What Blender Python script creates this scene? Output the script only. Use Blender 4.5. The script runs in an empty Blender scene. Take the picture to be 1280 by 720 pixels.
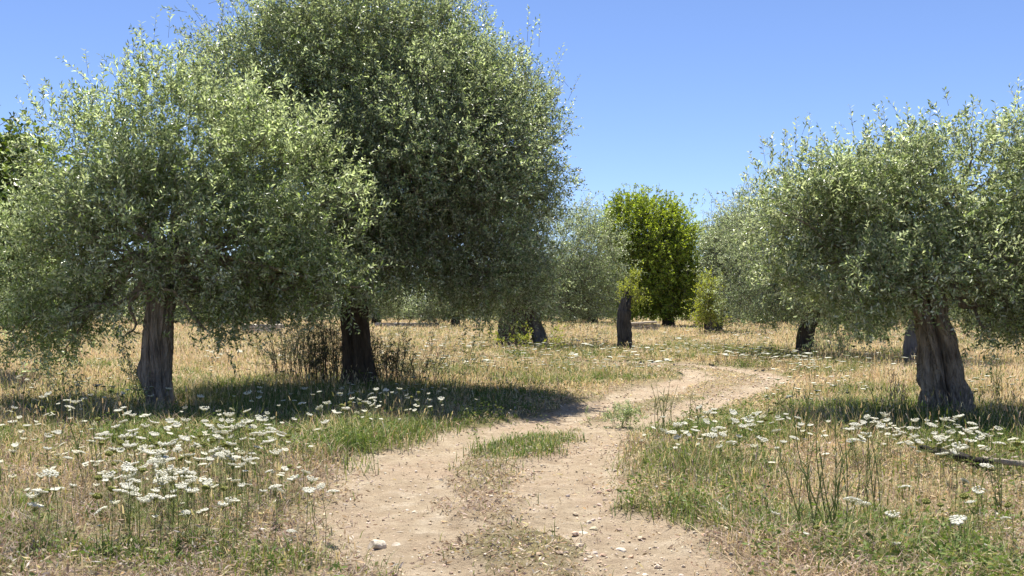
import bpy, math, random
import numpy as np
from mathutils import Vector, Matrix

rnd = random.Random(7)
rng = np.random.default_rng(11)
R = math.radians
scene = bpy.context.scene
COL = scene.collection

# ------------------------------------------------------------------ camera
F = 1244.4                      # focal length in photo pixels (1280 wide)
CAM_H = 1.6
PITCH = math.atan2(20, F)       # horizon sits a little under the middle
cam_d = bpy.data.cameras.new("camera")
cam_d.lens = 35.0; cam_d.sensor_width = 36.0
cam_d.clip_start = 0.1; cam_d.clip_end = 3000
cam = bpy.data.objects.new("camera", cam_d)
cam.location = (0, 0, CAM_H)
cam.rotation_euler = (R(90) + PITCH, 0, 0)
COL.objects.link(cam)
scene.camera = cam
FW = np.array([0, math.cos(PITCH), math.sin(PITCH)])
UP = np.array([0, -math.sin(PITCH), math.cos(PITCH)])


def ray(px, py):
    return FW * F + np.array([1.0, 0, 0]) * (px - 640) + UP * (360 - py)


def G(px, py, z=0.0):
    """Point at height z that the photo shows at that pixel."""
    d = ray(px, py)
    t = (z - CAM_H) / d[2]
    return np.array([0, 0, CAM_H]) + d * t


def P(px, py, depth):
    """Point at that pixel and that distance along y."""
    d = ray(px, py)
    return np.array([0, 0, CAM_H]) + d * (depth / d[1])


# ------------------------------------------------------------------ noise
def _hash(ix, iy, iz, seed):
    h = (ix.astype(np.int64) * 374761393 + iy.astype(np.int64) * 668265263 + iz.astype(np.int64) * 2147483647 + seed * 974711) & 0xFFFFFFFF
    h = ((h ^ (h >> 13)) * 1274126177) & 0xFFFFFFFF
    h = (h ^ (h >> 16)) & 0xFFFFFFFF
    return h / 4294967295.0


def vnoise(x, y, z=None, seed=0):
    x = np.asarray(x, float); y = np.asarray(y, float)
    z = np.zeros_like(x) if z is None else np.asarray(z, float)
    ix, iy, iz = np.floor(x), np.floor(y), np.floor(z)
    fx, fy, fz = x - ix, y - iy, z - iz
    fx = fx * fx * (3 - 2 * fx); fy = fy * fy * (3 - 2 * fy); fz = fz * fz * (3 - 2 * fz)
    out = 0
    for dx in (0, 1):
        for dy in (0, 1):
            for dz in (0, 1):
                w = (fx if dx else 1 - fx) * (fy if dy else 1 - fy) * (fz if dz else 1 - fz)
                out = out + w * _hash(ix + dx, iy + dy, iz + dz, seed)
    return out


def fbm(x, y, seed=0, octaves=3):
    s, a, t = 0, 1.0, 0
    for k in range(octaves):
        s = s + a * vnoise(np.asarray(x) * 2 ** k, np.asarray(y) * 2 ** k, None, seed + k * 17)
        t += a; a *= 0.5
    return s / t


def sstep(a, b, x):
    t = np.clip((x - a) / (b - a), 0, 1)
    return t * t * (3 - 2 * t)


# ------------------------------------------------------------------ meshes
def make_mesh(name, verts, faces_sizes, loops, mats, mat_idx=None, smooth=False, col=None, attrs=None):
    me = bpy.data.meshes.new(name)
    verts = np.ascontiguousarray(verts, np.float32)
    sizes = np.asarray(faces_sizes, np.int32)
    loops = np.asarray(loops, np.int32)
    me.vertices.add(len(verts)); me.vertices.foreach_set("co", verts.ravel())
    me.loops.add(len(loops)); me.loops.foreach_set("vertex_index", loops)
    me.polygons.add(len(sizes))
    starts = np.zeros(len(sizes), np.int32); starts[1:] = np.cumsum(sizes)[:-1]
    me.polygons.foreach_set("loop_start", starts)
    if mat_idx is not None:
        me.polygons.foreach_set("material_index", np.asarray(mat_idx, np.int32))
    me.polygons.foreach_set("use_smooth", np.full(len(sizes), smooth))
    for m in mats: me.materials.append(m)
    me.update(calc_edges=True)
    if col is not None:
        c = np.ones((len(verts), 4), np.float32); c[:, :3] = col
        a = me.attributes.new("Col", 'FLOAT_COLOR', 'POINT'); a.data.foreach_set("color", c.ravel())
    for k, v in (attrs or {}).items():
        a = me.attributes.new(k, 'FLOAT', 'POINT'); a.data.foreach_set("value", np.ascontiguousarray(v, np.float32).ravel())
    return me


class MB:
    """Collects vertices and faces for one mesh."""
    def __init__(self): self.v = []; self.s = []; self.l = []; self.m = []; self.n = 0; self.c = []

    def add(self, verts, faces, mat=0, col=None):
        verts = np.asarray(verts, float)
        for f in faces:
            self.s.append(len(f)); self.l.extend([i + self.n for i in f]); self.m.append(mat)
        self.v.append(verts); self.n += len(verts)
        if col is not None: self.c.append(np.broadcast_to(np.asarray(col, float), (len(verts), 3)))

    def add_arrays(self, verts, sizes, loops, mat=0, col=None):
        verts = np.asarray(verts, float)
        self.s.extend(np.asarray(sizes).tolist()); self.l.extend((np.asarray(loops) + self.n).tolist())
        self.m.extend([mat] * len(sizes)); self.v.append(verts); self.n += len(verts)
        if col is not None: self.c.append(np.broadcast_to(np.asarray(col, float), (len(verts), 3)))

    def mesh(self, name, mats, smooth=False):
        return make_mesh(name, np.concatenate(self.v), self.s, self.l, mats, self.m, smooth, np.concatenate(self.c) if self.c else None)


def unit(v): return v / (np.linalg.norm(v, axis=-1, keepdims=True) + 1e-9)


def link(name, me, parent=None, loc=None):
    o = bpy.data.objects.new(name, me); COL.objects.link(o)
    if parent is not None: o.parent = parent
    if loc is not None: o.location = [float(a) for a in loc]
    return o


def tag(o, label, cat, group=None, kind=None):
    o["label"] = label; o["category"] = cat
    if group: o["group"] = group
    if kind: o["kind"] = kind
    return o


def empty(name, loc):
    o = bpy.data.objects.new(name, None); COL.objects.link(o)
    o.empty_display_size = 0.3
    o.location = [float(a) for a in loc]
    return o


def copy_thing(o):
    c = o.copy(); COL.objects.link(c)
    for ch in o.children:
        d = copy_thing(ch); d.parent = c
    return c


def tube(path, radii, seg=8, cap=True, flute=None):
    """Verts/sizes/loops of a tube along a path. flute(theta, s, i) multiplies the radius."""
    path = np.asarray(path, float); n = len(path)
    tang = np.gradient(path, axis=0); tang /= np.linalg.norm(tang, axis=1)[:, None] + 1e-9
    ref = np.array([1.0, 0, 0]) if abs(tang[0][0]) < 0.8 else np.array([0, 1.0, 0])
    th = np.linspace(0, 2 * math.pi, seg, endpoint=False)
    V = np.zeros((n, seg, 3))
    for i in range(n):
        u = ref - tang[i] * ref.dot(tang[i]); u /= np.linalg.norm(u); w = np.cross(tang[i], u); ref = u
        r = radii[i] * (flute(th, i / (n - 1)) if flute else 1.0)
        V[i] = path[i] + np.cos(th)[:, None] * u * np.reshape(r, (-1, 1)) + np.sin(th)[:, None] * w * np.reshape(r, (-1, 1))
    V = V.reshape(-1, 3)
    a = np.arange((n - 1) * seg); j = a % seg; i = a // seg
    q = np.stack([i * seg + j, i * seg + (j + 1) % seg, (i + 1) * seg + (j + 1) % seg, (i + 1) * seg + j], 1)
    sizes = [4] * len(q); loops = q.ravel().tolist()
    if cap:
        sizes.append(seg); loops += [(n - 1) * seg + k for k in range(seg)]
    return V, sizes, loops


def spline(pts, n):
    """Smooth resampling of a few points (Catmull-Rom)."""
    p = np.asarray(pts, float)
    p = np.vstack([2 * p[0] - p[1], p, 2 * p[-1] - p[-2]])
    m = len(p) - 3
    out = []
    for t in np.linspace(0, m - 1e-6, n):
        i = int(t); f = t - i
        a, b, c, d = p[i:i + 4]
        out.append(0.5 * (2 * b + (c - a) * f + (2 * a - 5 * b + 4 * c - d) * f * f + (3 * b - a - 3 * c + d) * f ** 3))
    return np.array(out)


# ------------------------------------------------------------------ materials
def new_mat(name):
    m = bpy.data.materials.new(name); m.use_nodes = True
    nt = m.node_tree; nt.nodes.clear()
    out = nt.nodes.new("ShaderNodeOutputMaterial")
    return m, nt, out


def N(nt, typ, **kw):
    n = nt.nodes.new(typ)
    for k, v in kw.items():
        if k.startswith("in_"):
            n.inputs[k[3:].replace("_", " ")].default_value = v
        else: setattr(n, k, v)
    return n


def leafy_mat(name, top=None, under=None, transl=0.25, rough=0.5, spec=0.4, tcol=(1.0, 1.0, 0.55), hue_noise=0.0):
    """A thin leaf or blade. Colour varies leaf by leaf through the Col attribute; the underside of an olive leaf is silver."""
    m, nt, out = new_mat(name)
    L = nt.links
    at = N(nt, "ShaderNodeAttribute", attribute_name="Col")
    col = at.outputs["Color"]
    if top is not None:
        geo = N(nt, "ShaderNodeNewGeometry")
        mx = N(nt, "ShaderNodeMix", data_type='RGBA')
        mx.inputs[6].default_value = (*top, 1); mx.inputs[7].default_value = (*under, 1)
        L.new(geo.outputs["Backfacing"], mx.inputs[0])
        mul = N(nt, "ShaderNodeMix", data_type='RGBA', blend_type='MULTIPLY'); mul.inputs[0].default_value = 1
        L.new(mx.outputs[2], mul.inputs[6]); L.new(col, mul.inputs[7])
        col = mul.outputs[2]
    b = N(nt, "ShaderNodeBsdfPrincipled"); b.inputs["Roughness"].default_value = rough
    b.inputs["Specular IOR Level"].default_value = spec
    L.new(col, b.inputs["Base Color"])
    t = N(nt, "ShaderNodeBsdfTranslucent")
    tm = N(nt, "ShaderNodeMix", data_type='RGBA', blend_type='MULTIPLY'); tm.inputs[0].default_value = 1
    L.new(col, tm.inputs[6]); tm.inputs[7].default_value = (tcol[0] * 1.5, tcol[1] * 1.5, tcol[2] * 1.5, 1)
    L.new(tm.outputs[2], t.inputs["Color"])
    ms = N(nt, "ShaderNodeMixShader"); ms.inputs[0].default_value = transl
    L.new(b.outputs[0], ms.inputs[1]); L.new(t.outputs[0], ms.inputs[2]); L.new(ms.outputs[0], out.inputs[0])
    return m


def bark_mat(name, dark, light, scale=6.0, bump=0.6):
    m, nt, out = new_mat(name); L = nt.links
    tc = N(nt, "ShaderNodeTexCoord")
    mp = N(nt, "ShaderNodeMapping"); mp.inputs["Scale"].default_value = (1, 1, 0.16)
    L.new(tc.outputs["Object"], mp.inputs[0])
    n1 = N(nt, "ShaderNodeTexNoise", in_Scale=scale * 2.2, in_Detail=8.0, in_Roughness=0.7, in_Distortion=0.6)
    L.new(mp.outputs[0], n1.inputs["Vector"])
    v = N(nt, "ShaderNodeTexVoronoi", feature='DISTANCE_TO_EDGE', in_Scale=scale * 3.0)
    L.new(mp.outputs[0], v.inputs["Vector"])
    n2 = N(nt, "ShaderNodeTexNoise", in_Scale=3.0, in_Detail=5.0)
    L.new(tc.outputs["Object"], n2.inputs["Vector"])
    cr = N(nt, "ShaderNodeValToRGB"); cr.color_ramp.elements[0].position = 0.3; cr.color_ramp.elements[1].position = 0.72
    cr.color_ramp.elements[0].color = (*dark, 1); cr.color_ramp.elements[1].color = (*light, 1)
    L.new(n1.outputs["Fac"], cr.inputs[0])
    cr2 = N(nt, "ShaderNodeValToRGB"); cr2.color_ramp.elements[0].position = 0.45; cr2.color_ramp.elements[1].position = 0.7
    mixc = N(nt, "ShaderNodeMix", data_type='RGBA')
    L.new(n2.outputs["Fac"], cr2.inputs[0]); L.new(cr2.outputs[0], mixc.inputs[0])
    L.new(cr.outputs[0], mixc.inputs[6]); mixc.inputs[7].default_value = (light[0] * 1.1, light[1] * 1.08, light[2] * 1.0, 1)
    mixc2 = N(nt, "ShaderNodeMath", operation='MULTIPLY'); mixc2.inputs[1].default_value = 0.6
    L.new(cr2.outputs[0], mixc2.inputs[0]); L.new(mixc2.outputs[0], mixc.inputs[0])
    b = N(nt, "ShaderNodeBsdfPrincipled", in_Roughness=0.9); b.inputs["Specular IOR Level"].default_value = 0.15
    L.new(mixc.outputs[2], b.inputs["Base Color"])
    ad = N(nt, "ShaderNodeMath", operation='MULTIPLY_ADD'); ad.inputs[1].default_value = 0.6
    vs = N(nt, "ShaderNodeMath", operation='MINIMUM'); vs.inputs[1].default_value = 0.15
    L.new(v.outputs["Distance"], vs.inputs[0])
    vm = N(nt, "ShaderNodeMath", operation='MULTIPLY'); vm.inputs[1].default_value = 4.0; L.new(vs.outputs[0], vm.inputs[0])
    L.new(vm.outputs[0], ad.inputs[0]); L.new(n1.outputs["Fac"], ad.inputs[2])
    bp = N(nt, "ShaderNodeBump", in_Strength=bump, in_Distance=0.03)
    L.new(ad.outputs[0], bp.inputs["Height"]); L.new(bp.outputs[0], b.inputs["Normal"])
    L.new(b.outputs[0], out.inputs[0])
    return m


def plain_mat(name, a, b_, scale=8, rough=0.85, transl=0.0, bump=0.3):
    m, nt, out = new_mat(name); L = nt.links
    tc = N(nt, "ShaderNodeTexCoord"); n = N(nt, "ShaderNodeTexNoise", in_Scale=float(scale), in_Detail=6.0, in_Roughness=0.65)
    L.new(tc.outputs["Object"], n.inputs["Vector"])
    cr = N(nt, "ShaderNodeValToRGB"); cr.color_ramp.elements[0].position = 0.35; cr.color_ramp.elements[1].position = 0.68
    cr.color_ramp.elements[0].color = (*a, 1); cr.color_ramp.elements[1].color = (*b_, 1); L.new(n.outputs["Fac"], cr.inputs[0])
    b = N(nt, "ShaderNodeBsdfPrincipled", in_Roughness=rough); b.inputs["Specular IOR Level"].default_value = 0.25
    L.new(cr.outputs[0], b.inputs["Base Color"])
    if bump:
        bp = N(nt, "ShaderNodeBump", in_Strength=bump, in_Distance=0.02); L.new(n.outputs["Fac"], bp.inputs["Height"]); L.new(bp.outputs[0], b.inputs["Normal"])
    if transl:
        t = N(nt, "ShaderNodeBsdfTranslucent"); L.new(cr.outputs[0], t.inputs[0])
        ms = N(nt, "ShaderNodeMixShader"); ms.inputs[0].default_value = transl
        L.new(b.outputs[0], ms.inputs[1]); L.new(t.outputs[0], ms.inputs[2]); L.new(ms.outputs[0], out.inputs[0])
    else: L.new(b.outputs[0], out.inputs[0])
    return m


def col_mat(name, rough=0.85, bump=0.0, transl=0.0):
    m, nt, out = new_mat(name); L = nt.links
    at = N(nt, "ShaderNodeAttribute", attribute_name="Col")
    tc = N(nt, "ShaderNodeTexCoord"); n = N(nt, "ShaderNodeTexNoise", in_Scale=30.0, in_Detail=4.0)
    L.new(tc.outputs["Object"], n.inputs["Vector"])
    mr = N(nt, "ShaderNodeMapRange"); mr.inputs[3].default_value = 0.75; mr.inputs[4].default_value = 1.25; L.new(n.outputs["Fac"], mr.inputs[0])
    mul = N(nt, "ShaderNodeMix", data_type='RGBA', blend_type='MULTIPLY'); mul.inputs[0].default_value = 1
    L.new(at.outputs["Color"], mul.inputs[6]); L.new(mr.outputs[0], mul.inputs[7])
    b = N(nt, "ShaderNodeBsdfPrincipled", in_Roughness=rough); b.inputs["Specular IOR Level"].default_value = 0.2
    L.new(mul.outputs[2], b.inputs["Base Color"])
    if transl:
        t = N(nt, "ShaderNodeBsdfTranslucent"); L.new(mul.outputs[2], t.inputs[0])
        ms = N(nt, "ShaderNodeMixShader"); ms.inputs[0].default_value = transl
        L.new(b.outputs[0], ms.inputs[1]); L.new(t.outputs[0], ms.inputs[2]); L.new(ms.outputs[0], out.inputs[0])
    else: L.new(b.outputs[0], out.inputs[0])
    return m


M = {}
M['olive'] = leafy_mat("olive_leaf", (0.200, 0.252, 0.094), (0.43, 0.46, 0.34), 0.42, 0.36, 0.5, (0.90, 1.0, 0.56))
M['olive_dark'] = leafy_mat("olive_leaf_dark", (0.150, 0.200, 0.088), (0.36, 0.40, 0.29), 0.38, 0.36, 0.5, (0.95, 1.0, 0.55))
M['olive_grey'] = leafy_mat("olive_leaf_grey", (0.205, 0.255, 0.110), (0.43, 0.46, 0.35), 0.40, 0.33, 0.5, (0.92, 1.0, 0.58))
M['broad'] = leafy_mat("broad_leaf", (0.215, 0.285, 0.034), (0.27, 0.33, 0.07), 0.45, 0.45, 0.3, (1.0, 1.0, 0.3))
M['lime'] = leafy_mat("lime_leaf", (0.30, 0.34, 0.06), (0.33, 0.36, 0.09), 0.38, 0.45, 0.3, (1.0, 1.0, 0.3))
M['deep'] = leafy_mat("deep_leaf", (0.075, 0.120, 0.020), (0.11, 0.15, 0.04), 0.3, 0.35, 0.5, (1.0, 1.0, 0.3))
M['blade'] = leafy_mat("grass_blade", None, None, 0.35, 0.6, 0.25, (0.8, 0.8, 0.6))
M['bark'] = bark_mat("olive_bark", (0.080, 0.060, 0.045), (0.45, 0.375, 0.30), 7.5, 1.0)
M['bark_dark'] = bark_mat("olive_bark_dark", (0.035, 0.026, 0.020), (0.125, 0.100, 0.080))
M['bark_grey'] = bark_mat("olive_bark_grey", (0.075, 0.068, 0.066), (0.23, 0.215, 0.205))
M['bark_stump'] = bark_mat("stump_bark", (0.030, 0.027, 0.026), (0.135, 0.125, 0.118), 7, 0.9)
M['twig'] = plain_mat("twig_bark", (0.10, 0.08, 0.06), (0.22, 0.18, 0.14), 20, 0.9, 0, 0)
M['twig_dark'] = plain_mat("dark_twig", (0.055, 0.046, 0.036), (0.14, 0.115, 0.088), 20, 0.9, 0, 0)
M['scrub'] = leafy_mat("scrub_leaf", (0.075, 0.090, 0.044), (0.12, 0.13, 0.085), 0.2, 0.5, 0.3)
M['petal'] = plain_mat("carrot_petal", (0.82, 0.80, 0.66), (0.88, 0.87, 0.77), 60, 0.7, 0.4, 0)
M['bud'] = plain_mat("carrot_bud", (0.20, 0.22, 0.045), (0.34, 0.34, 0.10), 90, 0.8, 0.15, 0.5)
M['stem'] = plain_mat("carrot_stem", (0.14, 0.19, 0.045), (0.24, 0.26, 0.10), 12, 0.7, 0.2, 0)
M['rock'] = plain_mat("pale_rock", (0.42, 0.35, 0.26), (0.70, 0.63, 0.52), 14, 0.9, 0, 0.6)
M['wallrock'] = plain_mat("field_stone", (0.22, 0.19, 0.16), (0.50, 0.46, 0.40), 6, 0.9, 0, 0.6)
M['deadwood'] = bark_mat("dead_wood", (0.010, 0.009, 0.009), (0.055, 0.048, 0.044), 8, 0.7)
M['palewood'] = bark_mat("pale_wood", (0.16, 0.13, 0.10), (0.42, 0.37, 0.30), 8, 0.5)
M['pebble'] = col_mat("pebble", 0.9)

# ------------------------------------------------------------------ the track
CL_PX = [(596, 1300), (602, 850), (600, 720), (580, 650), (590, 600), (640, 562), (716, 531), (802, 506), (884, 486), (921, 474), (903, 464), (850, 458), (800, 455), (700, 452)]
cl = []
for q in CL_PX:
    g = G(*q); cl.append(g[:2])
cl = spline(np.array(cl), 900)
seglen = np.linalg.norm(np.diff(cl, axis=0), axis=1); arc = np.concatenate([[0], np.cumsum(seglen)])
t_ = np.gradient(cl, axis=0); t_ /= np.linalg.norm(t_, axis=1)[:, None]
cl_n = np.stack([-t_[:, 1], t_[:, 0]], 1)

GX0, GY0, GS = -9.0, -2.0, 0.05
gx = np.arange(GX0, 13.0, GS); gy = np.arange(GY0, 36.0, GS)
LAT = np.zeros((len(gy), len(gx)), np.float32); IDX = np.zeros((len(gy), len(gx)), np.int32)
sub = cl[::3]; subn = cl_n[::3]
for r_i, y in enumerate(gy):
    d2 = (gx[:, None] - sub[None, :, 0]) ** 2 + (y - sub[None, :, 1]) ** 2
    k = d2.argmin(1)
    dv = np.stack([gx - sub[k, 0], y - sub[k, 1]], 1)
    side = np.sign((dv * subn[k]).sum(1))
    LAT[r_i] = np.sqrt(d2[np.arange(len(gx)), k]) * side; IDX[r_i] = k * 3


def track(x, y):
    """Signed distance from the track's middle (positive on its left) and the distance along it from the camera's side."""
    i = np.clip(((np.asarray(x) - GX0) / GS + 0.5).astype(int), 0, len(gx) - 1); j = np.clip(((np.asarray(y) - GY0) / GS + 0.5).astype(int), 0, len(gy) - 1)
    lat = LAT[j, i].astype(float); ii = IDX[j, i]
    far = (np.asarray(x) < GX0) | (np.asarray(x) > 12.9) | (np.asarray(y) < GY0) | (np.asarray(y) > 35.9)
    return np.where(far, 50.0, lat), ii


CL_Y = cl[:, 1]
HW_L = np.interp(np.arange(900), [0, 150, 330, 480, 640, 899], [1.5, 1.5, 1.5, 1.45, 1.4, 1.3])


def track_masks(x, y):
    lat, ii = track(x, y)
    yy = CL_Y[ii]
    n1 = fbm(np.asarray(x) * 1.1, np.asarray(y) * 1.1, 5, 3) - 0.5
    n2 = fbm(np.asarray(x) * 3.4, np.asarray(y) * 3.4, 9, 3) - 0.5
    hw = np.interp(yy, [-2, 6, 8.5, 10, 12, 14, 17, 20, 25, 30], [1.35, 1.32, 1.45, 1.55, 1.25, 1.15, 1.28, 1.30, 1.2, 1.0])
    nr = np.interp(yy, [-2, 5.9, 7.3, 9.0], [.6, .6, .85, 1.0]); fr = np.interp(yy, [-2, 6.2, 7.3, 9.0], [1.25, 1.22, 1.12, .95])
    edge = hw * np.where(lat > 0, nr, fr) + n1 * 0.75 + n2 * 0.4
    bl = np.interp(yy, [0, 10, 15], [1, 1, .5]); D = 1 - sstep(-0.40, 0.22, (np.abs(lat) - edge) / bl)            # 1 on the track
    past = ii > 780
    # the strip between the wheel ruts: bare in front, grassy further on
    cw = np.interp(yy, [-2, 5.5, 7.0, 8.2, 9.6, 10.2, 11, 12.2, 12.9, 13.6, 14.6, 18, 22, 30], [.30, .40, .36, .34, .32, .26, .46, .46, .12, .08, .24, .44, .52, .35])
    off = np.interp(yy, [0, 6, 8, 10, 11.5, 13, 30], [-0.42, -0.34, -0.2, 0.0, 0.02, 0, 0])
    C = 1 - sstep(-0.2, 0.14, np.abs(lat - off) - (cw + n2 * 0.5 + n1 * 0.3))
    C = C * D
    green_c = np.interp(yy, [-2, 7, 9.6, 10.2, 10.8, 12.4, 13, 15, 30], [.10, .10, .2, .3, .9, .85, .5, .5, .6])
    return D, C, green_c, lat, yy, ii


def height(x, y):
    x = np.asarray(x, float); y = np.asarray(y, float)
    D, C, g, lat, yy, ii = track_masks(x, y)
    h = (fbm(x * 0.22, y * 0.22, 31, 3) - 0.5) * 0.16
    h = h + (fbm(x * 1.3, y * 1.3, 41, 3) - 0.5) * 0.06 * (1 - 0.4 * D)
    h = h - 0.075 * D * (1 - 0.75 * C)
    ln = np.stack([lat, yy], -1)
    h = h + D * (fbm(lat * 3.0, yy * 1.3, 55, 3) - 0.5) * 0.045 + D * (fbm(x * 7, y * 7, 57, 2) - 0.5) * 0.022
    far = np.hypot(x, y)
    return h * sstep(140, 60, far) if False else h


def build_ground():
    def axis(lo, hi, f0, f1, step):
        fine = np.arange(f0, f1, step)
        a = [f0]; s = step
        while a[-1] > lo: s *= 1.25; a.append(a[-1] - s)
        b = [fine[-1]]; s = step
        while b[-1] < hi: s *= 1.22; b.append(b[-1] + s)
        return np.concatenate([np.array(a[1:])[::-1], fine, np.array(b[1:])])
    xs = axis(-900, 900, -7.5, 9.5, 0.05)
    y1 = np.arange(3.5, 14, 0.05); y2 = np.arange(14, 31, 0.075)
    lo = [3.5]; s = .05
    while lo[-1] > -60: s *= 1.3; lo.append(lo[-1] - s)
    hi = [y2[-1]]; s = .075
    while hi[-1] < 1800: s *= 1.12; hi.append(hi[-1] + s)
    ys = np.concatenate([np.array(lo[1:])[::-1], y1, y2, np.array(hi[1:])])
    X, Y = np.meshgrid(xs, ys)
    xf, yf = X.ravel(), Y.ravel()
    D, C, gc, lat, yy, ii = track_masks(xf, yf)
    Z = height(xf, yf)
    Z += (rng.random(len(Z)) - .5) * 0.016 * D
    Vt = np.stack([xf, yf, Z], 1)
    ny, nx = X.shape
    a = np.arange((ny - 1) * (nx - 1)); i = a // (nx - 1); j = a % (nx - 1)
    q = np.stack([i * nx + j, i * nx + j + 1, (i + 1) * nx + j + 1, (i + 1) * nx + j], 1)
    fd = D[q].mean(1) > 0.5
    lush = lushness(xf, yf)
    for nm, sel, lab, cat in (("ground", ~fd, "dry meadow soil with straw litter on both sides of the dirt track", "ground"),
                              ("dirt_track", fd, "pale rutted dirt track winding between the olive trees", "dirt track")):
        qq = q[sel]; used = np.unique(qq); mp = np.full(len(Vt), -1, np.int64); mp[used] = np.arange(len(used))
        me = make_mesh(nm, Vt[used], np.full(len(qq), 4), mp[qq].ravel(), [M['ground']], None, True, None,
                       {"dirt": D[used], "strip": C[used], "lush": lush[used]})
        tag(link(nm, me), lab, cat, None, 'structure')


def ground_mat():
    m, nt, out = new_mat("dry_ground"); L = nt.links
    g = N(nt, "ShaderNodeNewGeometry")
    pos = g.outputs["Position"]

    def noise(sc, det=5.0, ro=0.6):
        n = N(nt, "ShaderNodeTexNoise", in_Scale=float(sc), in_Detail=float(det), in_Roughness=ro); L.new(pos, n.inputs["Vector"]); return n.outputs["Fac"]

    def ramp(fac, *els):
        c = N(nt, "ShaderNodeValToRGB"); r = c.color_ramp
        while len(r.elements) < len(els): r.elements.new(0.5)
        for e, (p, cc) in zip(r.elements, els): e.position = p; e.color = (*cc, 1)
        L.new(fac, c.inputs[0]); return c.outputs[0]

    def mix(f, a, b, bt='MIX'):
        n = N(nt, "ShaderNodeMix", data_type='RGBA', blend_type=bt)
        for s, v in ((0, f), (6, a), (7, b)):
            if isinstance(v, (int, float)): n.inputs[s].default_value = v
            elif isinstance(v, tuple): n.inputs[s].default_value = (*v, 1)
            else: L.new(v, n.inputs[s])
        return n.outputs[2]

    def math_(op, a, b):
        n = N(nt, "ShaderNodeMath", operation=op)
        for s, v in ((0, a), (1, b)):
            if isinstance(v, (int, float)): n.inputs[s].default_value = v
            else: L.new(v, n.inputs[s])
        return n.outputs[0]
    big, mid, fine, grit = noise(0.7, 4), noise(4, 5), noise(22, 6, .7), noise(90, 4, .7)
    dirt = ramp(mid, (.3, (.35, .270, .180)), (.55, (.455, .367, .255)), (.75, (.56, .475, .355)))
    dirt = mix(math_('MULTIPLY', ramp(big, (.45, (0, 0, 0)), (.7, (1, 1, 1))), .55), dirt, (.43, .31, .215))
    dirt = mix(ramp(grit, (.30, (1, 1, 1)), (.44, (0, 0, 0))), dirt, (.22, .165, .115))
    dirt = mix(math_('MULTIPLY', ramp(noise(9, 6, .75), (.50, (0, 0, 0)), (.66, (1, 1, 1))), .6), dirt, (.27, .20, .135))
    dirt = mix(ramp(grit, (.66, (0, 0, 0)), (.74, (1, 1, 1))), dirt, (.62, .55, .45))
    litter = ramp(fine, (.28, (.17, .115, .075)), (.5, (.34, .255, .17)), (.72, (.50, .40, .28)))
    litter = mix(ramp(big, (.4, (0, 0, 0)), (.62, (1, 1, 1))), litter, ramp(fine, (.3, (.20, .15, .09)), (.7, (.42, .36, .19))))
    at = N(nt, "ShaderNodeAttribute", attribute_name="dirt"); st = N(nt, "ShaderNodeAttribute", attribute_name="strip"); lu = N(nt, "ShaderNodeAttribute", attribute_name="lush")
    soil = mix(math_('MULTIPLY', lu.outputs["Fac"], .55), litter, (.10, .11, .035))
    f = math_('SUBTRACT', at.outputs["Fac"], math_('MULTIPLY', st.outputs["Fac"], .75))
    f = math_('ADD', f, math_('MULTIPLY', math_('SUBTRACT', fine, .5), .9))
    fr = ramp(f, (.3, (0, 0, 0)), (.62, (1, 1, 1)))
    col = mix(fr, soil, dirt)
    b = N(nt, "ShaderNodeBsdfPrincipled", in_Roughness=0.95); b.inputs["Specular IOR Level"].default_value = 0.1
    L.new(col, b.inputs["Base Color"])
    hh = math_('ADD', math_('MULTIPLY', fine, .7), math_('MULTIPLY', grit, .45))
    hh = math_('ADD', hh, math_('MULTIPLY', mid, .8))
    bp = N(nt, "ShaderNodeBump", in_Strength=1.0, in_Distance=0.05); L.new(hh, bp.inputs["Height"]); L.new(bp.outputs[0], b.inputs["Normal"])
    L.new(b.outputs[0], out.inputs[0])
    return m


# zones (photo pixel, radius in metres along x and y, amount) where the meadow is green
ZONES = []
for px, py, rx, ry, a in [(430, 505, 4.2, 2.6, 1.25), (620, 522, 2.0, 1.5, 1.1), (280, 540, 2.5, 1.6, .9), (1100, 537, 3.2, 1.7, 1.1), (330, 500, 2.6, 1.6, 1.0), (500, 505, 2.4, 2.4, 1.0), (610, 515, 1.4, 1.3, 0.9), (420, 560, 1.1, 1.2, 1.0), (260, 560, 1.9, 1.5, 0.75), (150, 640, 1.0, .8, 0.35), (250, 640, .9, .7, .7),
                          (350, 712, .35, .3, 1.0), (880, 590, .9, 1.7, 0.85), (1060, 660, 1.3, .8, 0.8), (1180, 690, 1.2, .5, .6), (1000, 540, 2.2, 1.5, .95), (1240, 550, 2.2, 1.3, 1.0), (930, 520, 1.2, 1.4, .8),
                          (700, 470, 2.2, 3.2, .6), (760, 445, 3.0, 3.5, .7), (860, 440, 4, 5, .7), (520, 560, .5, .8, .7), (1150, 445, 1.2, 1.5, 1.0), (960, 450, 2.5, 3, .5), (660, 555, .5, .7, .8), (90, 470, 2, 2, .35), (700, 405, 8, 10, .8)]:
    g_ = G(px, py); ZONES.append((g_[0], g_[1], rx, ry, a))


def lushness(x, y):
    x = np.asarray(x, float); y = np.asarray(y, float)
    s = np.zeros_like(x)
    for cx, cy, rx, ry, a in ZONES:
        e = ((x - cx) / rx) ** 2 + ((y - cy) / ry) ** 2
        s = np.maximum(s, a * np.exp(-e * 1.1))
    n = fbm(x * 0.8, y * 0.8, 71, 3)
    return np.clip(s * (0.75 + 0.5 * n) + 0.75 * sstep(0.47, 0.68, n), 0, 1)


M['ground'] = ground_mat()
build_ground()


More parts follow.
